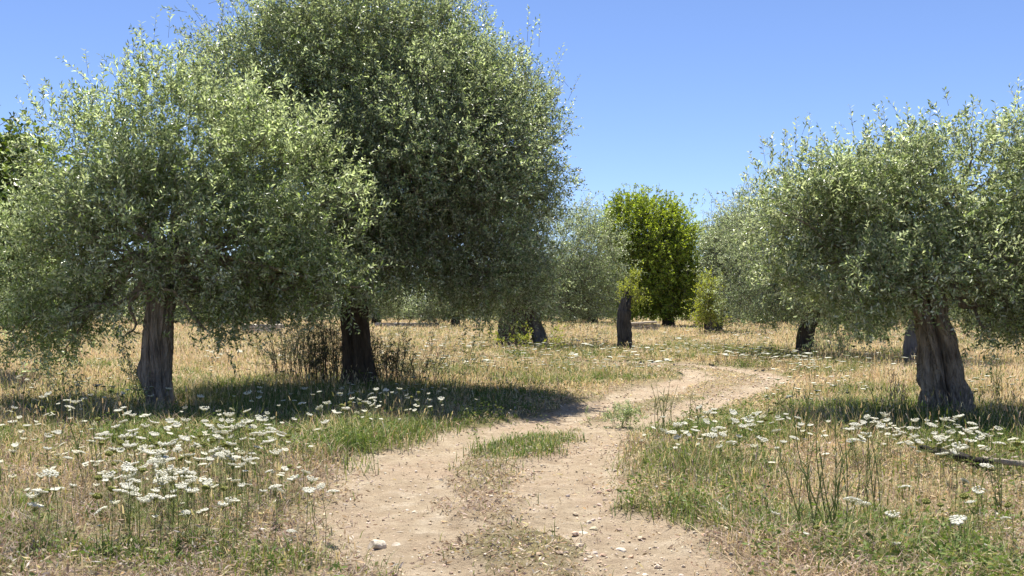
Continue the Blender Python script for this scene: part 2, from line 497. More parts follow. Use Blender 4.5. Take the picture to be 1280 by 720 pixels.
# ------------------------------------------------------------------ grass
def scatter(n, dmin, dmax, power, half=R(45)):
    u = np.linspace(dmin, dmax, 3000); pdf = u ** (1 - power); cdf = np.cumsum(pdf); cdf /= cdf[-1]
    d = np.interp(rng.random(n), cdf, u); a = (rng.random(n) * 2 - 1) * half
    return d * np.sin(a), d * np.cos(a), d


def blades(x, y, h, w, lean, col, z=None, curl=0.5, az=None):
    n = len(x)
    z = height(x, y) - 0.01 if z is None else z
    az = rng.random(n) * 2 * math.pi if az is None else az
    dx, dy = np.cos(az), np.sin(az)
    sx, sy = -dy, dx
    base = np.stack([x, y, z], 1)
    ln = lean * h
    V = np.zeros((n, 5, 3))
    side = np.stack([sx * w * .5, sy * w * .5, np.zeros(n)], 1)
    mid = base + np.stack([dx * ln * (0.5 - .25 * curl), dy * ln * (.5 - .25 * curl), h * .6], 1)
    tip = base + np.stack([dx * ln, dy * ln, h * (1 - .25 * curl * np.minimum(lean, 1))], 1)
    V[:, 0] = base - side; V[:, 1] = base + side; V[:, 2] = mid + side * .8; V[:, 3] = mid - side * .8; V[:, 4] = tip
    k = (np.arange(n) * 5)[:, None]
    loops = np.concatenate([k + np.array([0, 1, 2, 3]), k + np.array([3, 2, 4])], 1).ravel()
    sizes = np.tile([4, 3], n)
    return V.reshape(-1, 3), sizes, loops, np.repeat(col, 5, axis=0)


def pick(palette, n, jitter=0.18):
    pal = np.array(palette)
    c = pal[rng.integers(0, len(pal), n)] * (1 + (rng.random((n, 1)) - .5) * 2 * jitter)
    return np.clip(c * (1 + (rng.random((n, 3)) - .5) * .12), 0, 0.9)


STRAW = [(.62, .49, .29), (.54, .41, .25), (.68, .58, .40), (.44, .32, .21), (.52, .36, .25), (.64, .55, .34), (.60, .45, .32)]
MAUVE = [(.36, .285, .235), (.29, .215, .175), (.45, .375, .315), (.24, .17, .13), (.40, .31, .235), (.33, .225, .16)]
GREEN = [(.165, .210, .040), (.200, .235, .055), (.125, .175, .034), (.250, .260, .080), (.30, .28, .11)]
DEEP = [(.095, .165, .034), (.125, .195, .042), (.075, .135, .030), (.17, .21, .05)]


def keep_off_track(x, y, strip=1.0):
    D, C, gc, lat, yy, ii = track_masks(x, y)
    k = 1 - D
    s = C ** 1.5 * strip
    return np.clip(np.maximum(k ** (1.4 + 1.6 * sstep(12, 16, yy)), s), 0, 1), D, C, gc


def low_verge(x, y, d):
    lat, ii = track(x, y); yy = CL_Y[ii]
    v = sstep(.9, 3.2, np.abs(lat))
    far = sstep(11.5, 14, d)
    br = np.exp(-(((x - 5.3) / 1.7) ** 2 + ((y - 9.2) / .9) ** 2))
    return (1 - .8 * br) * (1 - far * .72 * (1 - v)) * (1 - .45 * np.exp(-((d - 5.5) / 3.5) ** 2))


def meadow():
    # dry grass
    x, y, d = scatter(660000, 4.0, 105, 1.45)
    k, D, C, gc = keep_off_track(x, y, .8)
    k = np.maximum(k, .05 * (fbm(x * 3, y * 3, 301) > .56))
    lu = lushness(x, y)
    tuft = fbm(x * 2.6, y * 2.6, 91, 3)
    p = k * (1 - .45 * lu) * (0.30 + 1.1 * sstep(.35, .65, tuft))
    s = rng.random(len(x)) < p
    x, y, d, D, C, tuft = x[s], y[s], d[s], D[s], C[s], tuft[s]; n = len(x)
    nearl = np.exp(-((d - 6.5) / 3.2) ** 2)
    patch = fbm(x * .55, y * .55, 101, 3)
    h = (.05 + .12 * rng.random(n) ** 1.5 + .16 * sstep(.4, .7, patch) * rng.random(n)) * (1 - .55 * np.clip(C + D, 0, 1)) * (1 + .5 * sstep(11, 20, d))
    h *= (.75 + .5 * tuft) * low_verge(x, y, d)
    w = .0035 + .0042 * np.maximum(d / 10, .6)
    mz = (rng.random(n) < np.clip(.25 + .9 * nearl * (x < 0) + .35 * nearl + .2 * (D > .1) - .3 * sstep(10, 16, d), 0, 1))
    col = np.where(mz[:, None], pick(MAUVE, n), pick(STRAW, n))
    A = blades(x, y, h, w, .3 + (.9 + 1.6 * nearl) * rng.random(n), col)
    me = make_mesh("dry_grass", A[0], A[1], A[2], [M['blade']], None, False, A[3])
    tag(link("dry_grass", me), "short straw coloured dry grass covering the olive grove floor", "grass", None, 'stuff')
    # green grass
    x, y, d = scatter(670000, 4.0, 75, 1.4)
    k, D, C, gc = keep_off_track(x, y, 1.0)
    lu = lushness(x, y); lu = np.where(C > .25, gc * 1.1, lu)
    tuft = fbm(x * 3.1, y * 3.1, 131, 3)
    p = k * np.clip(.06 + 1.05 * lu ** 1.2, 0, 1) * sstep(.28, .6, tuft + lu * .2)
    s = rng.random(len(x)) < p
    x, y, d, D, C, lu, tuft = x[s], y[s], d[s], D[s], C[s], lu[s], tuft[s]; n = len(x)
    h = (.05 + .13 * rng.random(n) + .16 * lu * rng.random(n)) * (1 - .5 * np.clip(C, 0, 1)) * (.7 + .6 * tuft) * low_verge(x, y, d)
    w = .0035 + .0042 * np.maximum(d / 10, .6)
    dp = rng.random(n) < .15 + .55 * lu
    col = np.where(dp[:, None], pick(DEEP, n), pick(GREEN, n))
    A = blades(x, y, h, w, .2 + 1.1 * rng.random(n), col)
    me = make_mesh("green_grass", A[0], A[1], A[2], [M['blade']], None, False, A[3])
    tag(link("green_grass", me), "fresh green grass in tufts and shaded patches under the olives", "grass", None, 'stuff')
    # thin standing straw stems with small seed tips
    x, y, d = scatter(72000, 5.5, 60, 1.3)
    k, D, C, gc = keep_off_track(x, y, 0.03)
    patch = fbm(x * .5, y * .5, 151, 3)
    s = rng.random(len(x)) < k ** 3 * sstep(.38, .62, patch)
    x, y, d = x[s], y[s], d[s]; n = len(x)
    h = (.22 + .30 * rng.random(n)) * low_verge(x, y, d) ** 1.4; w = .0022 + .0016 * np.maximum(d / 10, .6)
    col = np.where((rng.random(n) < .3)[:, None], pick(GREEN, n), pick(STRAW, n))
    az = rng.random(n) * 6.28; ln = .1 + .45 * rng.random(n)
    A = blades(x, y, h, w, ln, col, None, .4, az)
    tips = A[0].reshape(-1, 5, 3)[:, 4]
    mb = MB(); mb.add_arrays(A[0], A[1], A[2], 0, A[3])
    hn = rng.random(n) < .55; tp = tips[hn]; m_ = len(tp)
    B = blades(tp[:, 0], tp[:, 1], np.full(m_, .05) + .03 * rng.random(m_), w[hn] * 3.2, ln[hn] + .2, col[hn] * .9, tp[:, 2] - .02, .4, az[hn])
    mb.add_arrays(B[0], B[1], B[2], 0, B[3])
    tag(link("straw_stalks", mb.mesh("straw_stalks", [M['blade']])), "tall thin straw stems standing above the dry grass", "grass", None, 'stuff')
    # dry flakes, crumpled leaves and broken straw, at all angles in and on the grass
    x, y, d = scatter(430000, 4.0, 40, 1.7)
    k, D, C, gc = keep_off_track(x, y, 1.0); k = np.where(y < 12, np.sqrt(k), k ** 1.5); lu = lushness(x, y)
    s = rng.random(len(x)) < np.clip(k * (1 - .45 * lu) + .10 * fbm(x * 2, y * 2, 171) * (D > .5), 0, 1) * (.35 + .65 * sstep(.4, .6, fbm(x * 1.2, y * 1.2, 173)))
    x, y, d = x[s], y[s], d[s]; n = len(x)
    base = np.stack([x, y, height(x, y) + .004 + .10 * rng.random(n) ** 2 * (keep_off_track(x, y, .3)[0])], 1)
    dr = rng.normal(0, 1, (n, 3)); dr[:, 2] *= .45; dr = unit(dr); sd = unit(np.cross(dr, rng.normal(0, 1, (n, 3))))
    ll = (.018 + .05 * rng.random(n) ** 2) * (.8 + d / 22); lw = .0022 + .0035 * rng.random(n) + .00035 * d
    V = np.stack([base, base + dr * (ll * .5)[:, None] + sd * lw[:, None], base + dr * ll[:, None], base + dr * (ll * .5)[:, None] - sd * lw[:, None]], 1).reshape(-1, 3)
    mv = (rng.random(n) < np.where(x < 0, .75, .4) * np.exp(-((d - 5) / 9) ** 2) + .15)
    colr = np.repeat(np.where(mv[:, None], pick(MAUVE + [(.56, .50, .44)], n, .35), pick(STRAW, n, .3)), 4, axis=0)
    tag(link("straw_litter", make_mesh("straw_litter", V, np.full(n, 4), np.arange(n * 4), [M['blade']], None, False, colr)), "broken dry straw and crumpled leaf litter lying in the grass", "litter", None, 'stuff')
    # low herbs: small broad leaves in clumps
    x, y, d = scatter(31000, 4.5, 40, 1.3)
    k, D, C, gc = keep_off_track(x, y, .3); lu = lushness(x, y)
    s = rng.random(len(x)) < k ** 2 * (.05 + .7 * lu) * sstep(.42, .62, fbm(x * 1.7, y * 1.7, 191))
    x, y, d, lu = x[s], y[s], d[s], lu[s]; c = len(x); per = 22
    hx = np.repeat(x, per) + rng.normal(0, .05, c * per); hy = np.repeat(y, per) + rng.normal(0, .05, c * per)
    hh = np.repeat(.08 + .18 * rng.random(c), per)
    n = c * per
    base = np.stack([hx, hy, height(hx, hy) + hh * (.15 + .85 * rng.random(n))], 1)
    dr = rng.normal(0, 1, (n, 3)); dr[:, 2] = np.abs(dr[:, 2]) * .5; dr /= np.linalg.norm(dr, axis=1)[:, None]
    sd = np.cross(dr, rng.normal(0, 1, (n, 3))); sd /= np.linalg.norm(sd, axis=1)[:, None]
    ll = .022 + .03 * rng.random(n); lw = ll * .22
    V = np.stack([base, base + dr * (ll * .5)[:, None] + sd * lw[:, None], base + dr * ll[:, None], base + dr * (ll * .5)[:, None] - sd * lw[:, None]], 1).reshape(-1, 3)
    colr = np.repeat(pick([(.14, .20, .04), (.18, .24, .06), (.10, .155, .035), (.25, .26, .09)], n), 4, axis=0)
    tag(link("meadow_herbs", make_mesh("meadow_herbs", V, np.full(n, 4), np.arange(n * 4), [M['blade']], None, False, colr)), "low leafy green herbs growing among the grass", "herbs", None, 'stuff')


meadow()


def gravel():
    phi = (1 + 5 ** .5) / 2
    ico = np.array([(-1, phi, 0), (1, phi, 0), (-1, -phi, 0), (1, -phi, 0), (0, -1, phi), (0, 1, phi), (0, -1, -phi), (0, 1, -phi), (phi, 0, -1), (phi, 0, 1), (-phi, 0, -1), (-phi, 0, 1)]) / 1.9
    fc = np.array([(0, 11, 5), (0, 5, 1), (0, 1, 7), (0, 7, 10), (0, 10, 11), (1, 5, 9), (5, 11, 4), (11, 10, 2), (10, 7, 6), (7, 1, 8), (3, 9, 4), (3, 4, 2), (3, 2, 6), (3, 6, 8), (3, 8, 9), (4, 9, 5), (2, 4, 11), (6, 2, 10), (8, 6, 7), (9, 8, 1)])
    x, y, d = scatter(60000, 4.5, 27, 1.2, R(30))
    D, C, gc, lat, yy, ii = track_masks(x, y)
    ed = fbm(x * 1.4, y * 1.4, 211, 3)
    s = rng.random(len(x)) < D * (.25 + .75 * sstep(.45, .65, ed)) * (.5 + .5 * (lat < 0)) * .75
    x, y, d = x[s], y[s], d[s]; n = len(x)
    r = .003 + .008 * rng.random(n) ** 3 + .0006 * d + .018 * rng.random(n) * (rng.random(n) < np.where((lat[s] < -.3) & (lat[s] > -1.3) & (y < 10), .12, .03))
    V = np.tile(ico, (n, 1, 1)) * (1 + (rng.random((n, 12, 1)) - .5) * .6)
    ca, sa = np.cos(x * 999), np.sin(x * 999)
    V = np.stack([V[..., 0] * ca[:, None] - V[..., 1] * sa[:, None], V[..., 0] * sa[:, None] + V[..., 1] * ca[:, None], V[..., 2] * .62], -1)
    V = V * r[:, None, None] + np.stack([x, y, height(x, y) + r * .25], 1)[:, None]
    loops = (fc.ravel()[None] + (np.arange(n) * 12)[:, None]).ravel()
    col = np.repeat(pick([(.46, .37, .27), (.40, .31, .22), (.56, .48, .38), (.36, .27, .19), (.50, .41, .31)], n), 12, axis=0)
    tag(link("gravel", make_mesh("gravel", V.reshape(-1, 3), np.full(n * 20, 3), loops, [M['pebble']], None, False, col)), "loose pale pebbles scattered over the dirt track", "gravel", None, 'stuff')


gravel()


# ------------------------------------------------------------------ trees
def unit(v): return v / (np.linalg.norm(v, axis=-1, keepdims=True) + 1e-9)


def leaf_spray(p, ax, L, m, leaf_len, leaf_w, spread=0.9, droop=0.15):
    """Leaves in crossed pairs along each shoot. Returns leaf quads (n,4,3)."""
    S = len(p)
    ref = unit(np.cross(ax, rng.normal(0, 1, (S, 3)))); ref2 = np.cross(ax, ref)
    i = np.arange(m); s = (i + .7) / m
    ang = (i // 2) * (math.pi / 2) + (i % 2) * math.pi + rng.normal(0, .35, (S, m))
    pos = p[:, None] + ax[:, None] * (L[:, None] * s[None])[..., None]
    pos[..., 2] -= droop * L[:, None] * s[None] ** 2
    perp = np.cos(ang)[..., None] * ref[:, None] + np.sin(ang)[..., None] * ref2[:, None]
    ld = unit(ax[:, None] * (1.15 - spread * .5) + perp * spread + rng.normal(0, .22, (S, m, 3)))
    nrm = unit(ax[:, None] * .35 - perp * .1 + np.array([0, 0, .6]) + rng.normal(0, .6, (S, m, 3)))
    sd = unit(np.cross(nrm, ld))
    ln = leaf_len * (.65 + .6 * rng.random((S, m, 1))) * (1 - .25 * s[None, :, None])
    w = leaf_w * (.75 + .5 * rng.random((S, m, 1)))
    nn = np.cross(ld, sd)
    b = pos; t = pos + ld * ln; c = pos + ld * ln * .5 + nn * ln * .06
    Q = np.stack([b, c - sd * w * .5, t, c + sd * w * .5], 2)
    return Q.reshape(-1, 4, 3)


def crown_mesh(name, lobes, base, clusters, per, m, L0, leaf_len, leaf_w, mats, up=0.6, sigma=.2, core=.5, spikes=0, droop_low=.6, tone=(.75, 1.3), warm=.0, twig_r=.004, zmin=.6, hang=.0, clear=None, fringe=0, rag=.5, gap=.26):
    """lobes: (centre, radii) in world metres. Clusters of shoots fill the lobes, thickest towards the rim."""
    cs = np.array([l[0] for l in lobes]); rs = np.array([l[1] for l in lobes])
    wts = (rs[:, 0] * rs[:, 1] * rs[:, 2]) ** .72; wts /= wts.sum()
    li = rng.choice(len(lobes), clusters, p=wts)
    v = unit(rng.normal(0, 1, (clusters, 3)))
    rad = (core + (1 - core) * rng.random(clusters) ** .55)
    bump = 1 + rag * (vnoise(v[:, 0] * 3.1 + li * 7, v[:, 1] * 3.1, v[:, 2] * 3.1, 3) - .5)
    cc = cs[li] + v * rs[li] * (rad * bump)[:, None]
    ok = cc[:, 2] > zmin + .35 * rng.random(clusters) + .15 * np.sin(cc[:, 0] * 3)
    # openings where the sky or the field shows through
    hole = vnoise(cc[:, 0] * 1.15, cc[:, 1] * 1.15, cc[:, 2] * 1.15, 77)
    ok &= hole > gap
    if clear: ok &= ~((np.abs(cc[:, 0] - base[0] - clear[0]) < clear[1]) & (cc[:, 2] < clear[2] + .25 * rng.random(clusters)) & (cc[:, 1] < base[1] + .5))
    cc, v, li = cc[ok], v[ok], li[ok]; K = len(cc)
    ctone = tone[0] + (tone[1] - tone[0]) * rng.random(K)
    n = K * per; ci = np.repeat(np.arange(K), per)
    p = cc[ci] + rng.normal(0, sigma, (n, 3))
    topf = np.clip(v[ci, 2], -1, 1)
    ax = v[ci] * .75 + rng.normal(0, .42, (n, 3))
    ax[:, 2] += up * (.35 + .65 * topf) - droop_low * np.clip(-topf - .1, 0, 1)
    ax = unit(ax)
    L = L0 * (.6 + .8 * rng.random(n))
    p = p - ax * (L * .4)[:, None]
    if spikes:
        top = np.where((v[:, 2] > .25))[0]
        k = rng.choice(top, spikes); sp = cc[k] + rng.normal(0, sigma * .8, (spikes, 3))
        sa = unit(v[k] * .35 + np.array([0, 0, 1.0]) + rng.normal(0, .2, (spikes, 3))); sl = L0 * (1.1 + 1.5 * rng.random(spikes) ** 1.5)
        p = np.vstack([p, sp]); ax = np.vstack([ax, sa]); L = np.concatenate([L, sl]); ci = np.concatenate([ci, k])
    if hang:
        low = np.where(v[:, 2] < -.05)[0]
        if len(low):
            k = rng.choice(low, hang); sp = cc[k]; sa = unit(v[k] * .5 + np.array([0, 0, -1.0]) + rng.normal(0, .25, (hang, 3))); sl = L0 * (.8 + .8 * rng.random(hang))
            p = np.vstack([p, sp]); ax = np.vstack([ax, sa]); L = np.concatenate([L, sl]); ci = np.concatenate([ci, k])
    if fringe:
        k = rng.choice(np.where(rad[ok] > .8)[0], fringe); sp = cc[k] + v[k] * sigma * .6 + rng.normal(0, sigma, (fringe, 3))
        sa = unit(v[k] * .9 + np.array([0, 0, .45]) + rng.normal(0, .3, (fringe, 3))); sl = L0 * (1.1 + .9 * rng.random(fringe))
        p = np.vstack([p, sp]); ax = np.vstack([ax, sa]); L = np.concatenate([L, sl]); ci = np.concatenate([ci, k])
    Q = leaf_spray(p, ax, L, m, leaf_len, leaf_w)
    S = len(p)
    lt = np.repeat(ctone[ci], m) * (.62 + .76 * rng.random(S * m))
    col = np.stack([lt * (1 + warm * (rng.random(S * m) - .3)), lt, lt * (.9 + .3 * rng.random(S * m))], 1)
    V = Q.reshape(-1, 3) - base
    sizes = np.full(S * m, 4); loops = np.arange(S * m * 4); mi = np.zeros(S * m, np.int32); col = np.repeat(col, 4, axis=0)
    if twig_r:
        r1 = unit(np.cross(ax, [0.3, .2, .9])); r2 = np.cross(ax, r1)
        b0 = p - ax * (L * .25)[:, None]; e0 = p + ax * (L * .97)[:, None]; e0[:, 2] -= .13 * L
        ring = []
        for a in (0, 2.09, 4.19):
            o_ = r1 * math.cos(a) + r2 * math.sin(a); ring.append((b0 + o_ * twig_r, e0 + o_ * twig_r * .35))
        TV = np.stack([ring[0][0], ring[1][0], ring[2][0], ring[0][1], ring[1][1], ring[2][1]], 1).reshape(-1, 3) - base
        k = (np.arange(S) * 6)[:, None] + len(V)
        tl = np.concatenate([k + np.array([0, 1, 4, 3]), k + np.array([1, 2, 5, 4]), k + np.array([2, 0, 3, 5])], 1).ravel()
        V = np.vstack([V, TV]); sizes = np.concatenate([sizes, np.full(S * 3, 4)]); loops = np.concatenate([loops, tl])
        mi = np.concatenate([mi, np.ones(S * 3, np.int32)]); col = np.vstack([col, np.ones((len(TV), 3))])
    return make_mesh(name, V, sizes, loops, mats, mi, False, col), cc


def trunk_mesh(path, radii, base, mats, seg=56, rings=70, flute=.16, twist=1.3, seed=0, cleft=None, flare=.5, rough=.1, knots=(), ridge=.13, jag=0):
    pth = spline(path, rings); rad = np.interp(np.linspace(0, 1, rings), np.linspace(0, 1, len(radii)), radii)

    def fl(th, s):
        a = th + twist * s
        m = 1 + flute * (np.cos(3 * a + seed) * .5 + np.cos(5 * a + 1.7 * seed + 2 * s) * .45 + np.cos(8 * a - 1.1 * seed + 4 * s) * .3)
        cx, cy = np.cos(a) * 2.6, np.sin(a) * 2.6
        m += rough * 2 * (fbm(np.cos(a) * 5 + seed, np.sin(a) * 5 + s * 3.0, seed + 3, 3) - .5)
        rid = np.abs(vnoise(np.cos(a) * 7 + 11, np.sin(a) * 7, np.full_like(a, s * 2.5), seed + 5) - .5) * 2
        m -= ridge * (1 - rid) ** 3
        rid2 = np.abs(vnoise(np.cos(a) * 13 + 5, np.sin(a) * 13, np.full_like(a, s * 4.0), seed + 15) - .5) * 2
        m -= ridge * .5 * (1 - rid2) ** 4
        m += flare * math.exp(-s * 9) * (.55 + .45 * np.cos(4 * a + seed) + .3 * np.cos(7 * a))
        if cleft:
            for (ang, depth, wd, drift) in cleft:
                dd = (th - ang - drift * s + math.pi) % (2 * math.pi) - math.pi
                m -= depth * np.exp(-(dd / wd) ** 2) * (.55 + .45 * min(1, s * 3 + .3))
        for (ks, ka, kr, amp) in knots:
            dd = (th - ka + math.pi) % (2 * math.pi) - math.pi
            m += amp * np.exp(-(dd / kr) ** 2 - ((s - ks) / (kr * .16)) ** 2)
        return m
    V, s, l = tube(pth, rad, seg, True, fl)
    if jag:
        W = V.reshape(rings, seg, 3); a_ = np.linspace(0, 2 * math.pi, seg, endpoint=False); up_ = jag * (vnoise(np.cos(a_) * 2.5, np.sin(a_) * 2.5, None, seed) + .5 * vnoise(np.cos(a_) * 7, np.sin(a_) * 7, None, seed + 2) - .6)
        for q in range(1, 7): W[-q, :, 2] += up_ * (1 - (q - 1) / 6)
        V = W.reshape(-1, 3)
    return make_mesh("trunk", V - base, s, l, mats, None, True)


def limb_mesh(a, b, r0, r1, base, mats, wig=.12, twigs=5, seed=0, n=14, forks=None):
    """A limb from the trunk's head to a lobe, forking into smaller branches that reach the lobe's rim."""
    rr = np.random.default_rng(seed)
    a = np.asarray(a, float); b = np.asarray(b, float); d = b - a; ln = np.linalg.norm(d)
    p = [a, a + d * .30 + rr.normal(0, wig * ln * .35, 3) + [0, 0, .10 * ln + .12 * max(0, .9 * ln - d[2])], a + d * .68 + rr.normal(0, wig * ln * .5, 3), b]
    mb = MB()
    pp = spline(p, n); V, s, l = tube(pp, np.linspace(r0, r1, n), 9, True, lambda th, q: 1 + .12 * np.cos(3 * th + 5 * q) + .08 * np.cos(5 * th - 7 * q)); mb.add_arrays(V - base, s, l)
    for k, tgt in enumerate(forks if forks is not None else []):
        i = int(n * (.35 + .6 * rr.random())); i = min(i, n - 2)
        q0 = pp[i]; dd = np.asarray(tgt) - q0; l2 = np.linalg.norm(dd)
        q = spline([q0, q0 + dd * .4 + rr.normal(0, .12 * l2, 3), q0 + dd * .75 + rr.normal(0, .08 * l2, 3), tgt], 9)
        V, s, l = tube(q, np.linspace(max(r1 * .75, r0 * .3), .008, 9), 6, True); mb.add_arrays(V - base, s, l)
    return mb.mesh("limb", mats, True)


def lobes_px(depth, lst):
    """(px, py, rx, ry, offset in depth, radius in depth) -> centre and radii in metres."""
    out = []
    for px, py, rx, ry, dd, rd in lst:
        d = depth + dd
        out.append((P(px, py, d), np.array([rx * d / F, rd, ry * d / F])))
    return out


def tree(name, label, cat, base_px, depth=None, lobes=(), trunk=(), radii=(), clusters=600, per=9, m=14, L0=.32, leaf=(.07, .016), leafmat='olive', bark='bark', group=None, seed=0,
         limb_r=.1, forks=5, tkw={}, crown_z=None, parts_rings=(56, 70), **kw):
    b = G(*base_px) if depth is None else P(base_px[0], base_px[1], depth)
    b = np.array([b[0], b[1], float(height(np.array([b[0]]), np.array([b[1]]))[0])])
    depth = b[1]
    root = empty(name, b); tag(root, label, cat, group)
    path = [P(px, py, depth + dd) for px, py, dd in trunk]
    path[0] = b + np.array([path[0][0] - b[0], 0, -.08])
    tm = trunk_mesh(path, radii, b, [M[bark]], parts_rings[0], parts_rings[1], seed=seed, **tkw)
    trunk_o = link("trunk", tm, root)
    lb = lobes_px(depth, lobes)
    me, cc = crown_mesh("crown", lb, b, clusters, per, m, L0, leaf[0], leaf[1], [M[leafmat], M['twig']], **kw)
    link("crown", me, root)
    head = path[-1]; head0 = path[-2]
    for k, (c, r) in enumerate(lb):
        near = np.argsort(np.linalg.norm((cc - c) / r, axis=1))[:80]
        fk = [cc[i] for i in np.random.default_rng(seed + k).choice(near, min(forks, len(near)), replace=False)] if len(near) else []
        st = head + (head0 - head) * (.05 + .12 * (k % 3))
        link("limb", limb_mesh(st, c + (head - c) * .25, limb_r * (.8 + .3 * (k % 2)), limb_r * .35, b, [M[bark]], seed=seed * 31 + k, forks=fk), trunk_o)
    return root


GO = "olive trees of the grove"
# the slender olive by the flower patch
tree("olive_tree", "light green olive with slim twisted trunk standing in the dense white flower patch", "olive tree", (205, 513),
     lobes=[(140, 218, 100, 110, .2, 1.04), (225, 185, 120, 110, .3, 1.20), (335, 235, 105, 110, 0, 1.12), (400, 290, 82, 80, -.2, 0.88), (75, 330, 85, 100, .5, 0.96), (60, 415, 62, 52, .5, 0.64),
            (190, 290, 120, 90, -.6, 0.96), (310, 325, 105, 70, -.3, 0.96), (400, 355, 66, 44, -.2, 0.64), (150, 385, 75, 50, -.4, 0.64), (270, 375, 55, 38, 0, 0.56)],
     trunk=[(205, 513, 0), (198, 478, .02), (196, 440, 0), (197, 400, -.03), (203, 365, 0), (212, 338, .1)], radii=[.22, .2, .225, .21, .2, .17],
     clusters=1230, per=7, m=13, L0=.30, fringe=420, leaf=(.098, .028), leafmat='olive', bark='bark', group=GO, seed=3, limb_r=.12, forks=6, spikes=110, hang=60, sigma=.17, core=.45, zmin=.62, warm=.06, twig_r=.003, clear=(-.05, .34, 1.8),
     parts_rings=(110, 90), tkw=dict(flute=.2, twist=1.4, flare=.08, ridge=.2, knots=((.26, 3.2, .5, .42), (.7, 4.4, .4, .12)), cleft=((4.5, .42, .2, -.5), (5.4, .3, .16, .4), (3.9, .25, .12, .5))))
# the tallest olive
tree("olive_tree", "tallest olive with huge dense dark crown and bare shrubs round its trunk", "olive tree", (447, 486),
     lobes=[(315, 110, 80, 75, .2, 1.5), (635, 170, 70, 90, -.5, 1.6), (470, 120, 150, 125, -0.2, 2.4), (370, 80, 110, 85, -0.1, 1.9), (548, 125, 98, 95, -0.6, 2.0), (425, 42, 105, 62, -0.4, 1.9), (520, 55, 80, 60, -0.4, 1.6), (610, 190, 96, 105, -0.7, 1.9), (610, 285, 88, 95, -1.1, 1.8), (490, 235, 140, 120, -1.5, 1.9), (510, 320, 120, 62, -1.3, 2.0),
            (625, 345, 68, 52, -1.1, 1.4), (400, 210, 110, 130, 0.1, 1.9), (545, 200, 120, 110, -1.9, 1.6), (420, 320, 95, 55, 0.1, 1.6)],
     trunk=[(449, 486, 0), (447, 450, 0), (444, 420, 0), (442, 390, .05), (452, 350, .1), (462, 310, .2)], radii=[.33, .285, .265, .26, .25, .2],
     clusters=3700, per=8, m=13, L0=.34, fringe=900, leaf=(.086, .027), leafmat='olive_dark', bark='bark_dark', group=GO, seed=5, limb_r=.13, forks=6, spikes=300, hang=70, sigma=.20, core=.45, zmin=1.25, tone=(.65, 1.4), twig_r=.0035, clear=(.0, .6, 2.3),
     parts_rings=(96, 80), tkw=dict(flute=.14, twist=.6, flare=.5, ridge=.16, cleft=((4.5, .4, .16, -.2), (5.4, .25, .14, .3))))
# the gnarled olive over the track's far side
tree("olive_tree", "old olive with thick deeply furrowed trunk beside the fallen black branch", "olive tree", (1182, 524),
     lobes=[(1125, 265, 105, 95, .1, 1.5), (1235, 245, 105, 90, .1, 1.5), (1040, 285, 85, 88, .2, 1.3), (1055, 345, 80, 60, -.2, 1.1), (1230, 340, 110, 75, -.3, 1.4), (1330, 290, 110, 120, 0, 1.6), (995, 270, 55, 60, .2, .9), (1150, 345, 100, 55, -.5, 1.2),
            (1245, 395, 62, 40, -.2, .8), (1110, 375, 50, 36, .1, .7), (1340, 390, 80, 50, 0, 1.0), (1080, 225, 60, 45, .2, .9), (1180, 205, 60, 45, .2, .9)],
     trunk=[(1183, 524, 0), (1181, 495, 0), (1178, 465, 0), (1174, 430, 0), (1166, 398, 0), (1160, 375, .05), (1155, 345, .1)], radii=[.37, .32, .28, .25, .24, .22, .18],
     clusters=1480, per=7, fringe=420, m=13, L0=.27, leaf=(.090, .0265), leafmat='olive_grey', bark='bark', group=GO, seed=8, limb_r=.1, forks=6, spikes=150, hang=60, sigma=.16, core=.45, zmin=.95, warm=.1, twig_r=.003, clear=(-.2, .5, 1.75),
     parts_rings=(120, 100), tkw=dict(flute=.24, twist=1.5, flare=.34, ridge=.26, cleft=((4.75, .62, .2, -.45), (5.7, .34, .14, .5), (4.1, .32, .12, .3), (3.5, .25, .12, .2)), knots=((.3, 3.1, .35, .15), (.35, .2, .35, .16))))
# the olive behind it to the track's bend
tree("olive_tree", "grey green olive with short leaning trunk just past the bend of the track", "olive tree", (1007, 446),
     lobes=[(955, 300, 62, 72, 0, 2.0), (945, 360, 52, 48, -.5, 1.5), (1010, 315, 80, 80, .3, 2.2), (1040, 375, 50, 38, 0, 1.2), (985, 370, 55, 36, -.5, 1.3), (1075, 320, 60, 70, .5, 1.8)],
     trunk=[(1006, 446, 0), (1006, 430, 0), (1008, 412, 0), (1014, 396, 0), (1020, 380, .1)], radii=[.27, .26, .26, .24, .17],
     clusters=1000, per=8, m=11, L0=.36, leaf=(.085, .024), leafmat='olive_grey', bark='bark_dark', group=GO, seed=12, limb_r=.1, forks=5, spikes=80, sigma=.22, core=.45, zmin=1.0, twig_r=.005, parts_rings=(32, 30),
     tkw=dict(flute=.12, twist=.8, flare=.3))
# the olive with a forked base behind the tallest one
tree("olive_tree", "silvery olive with two dark trunks from one base behind the tallest olive", "olive tree", (652, 434),
     lobes=[(700, 315, 66, 66, 0, 2.2), (728, 365, 55, 46, -.4, 1.6), (670, 345, 60, 55, .3, 1.8), (742, 315, 40, 52, .2, 1.4), (640, 360, 55, 50, .3, 1.6), (735, 395, 30, 24, -.6, .8)],
     trunk=[(642, 434, 0), (643, 420, 0), (645, 405, 0), (655, 390, .1), (668, 370, .2)], radii=[.66, .62, .56, .45, .25],
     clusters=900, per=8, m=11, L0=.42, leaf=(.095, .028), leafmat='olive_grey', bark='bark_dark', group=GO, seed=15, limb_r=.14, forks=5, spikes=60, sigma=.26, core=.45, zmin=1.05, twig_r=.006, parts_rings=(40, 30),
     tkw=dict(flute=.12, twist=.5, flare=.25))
_o = [o for o in COL.objects if o.name.startswith("olive_tree")][-1]
_b = np.array(_o.location)
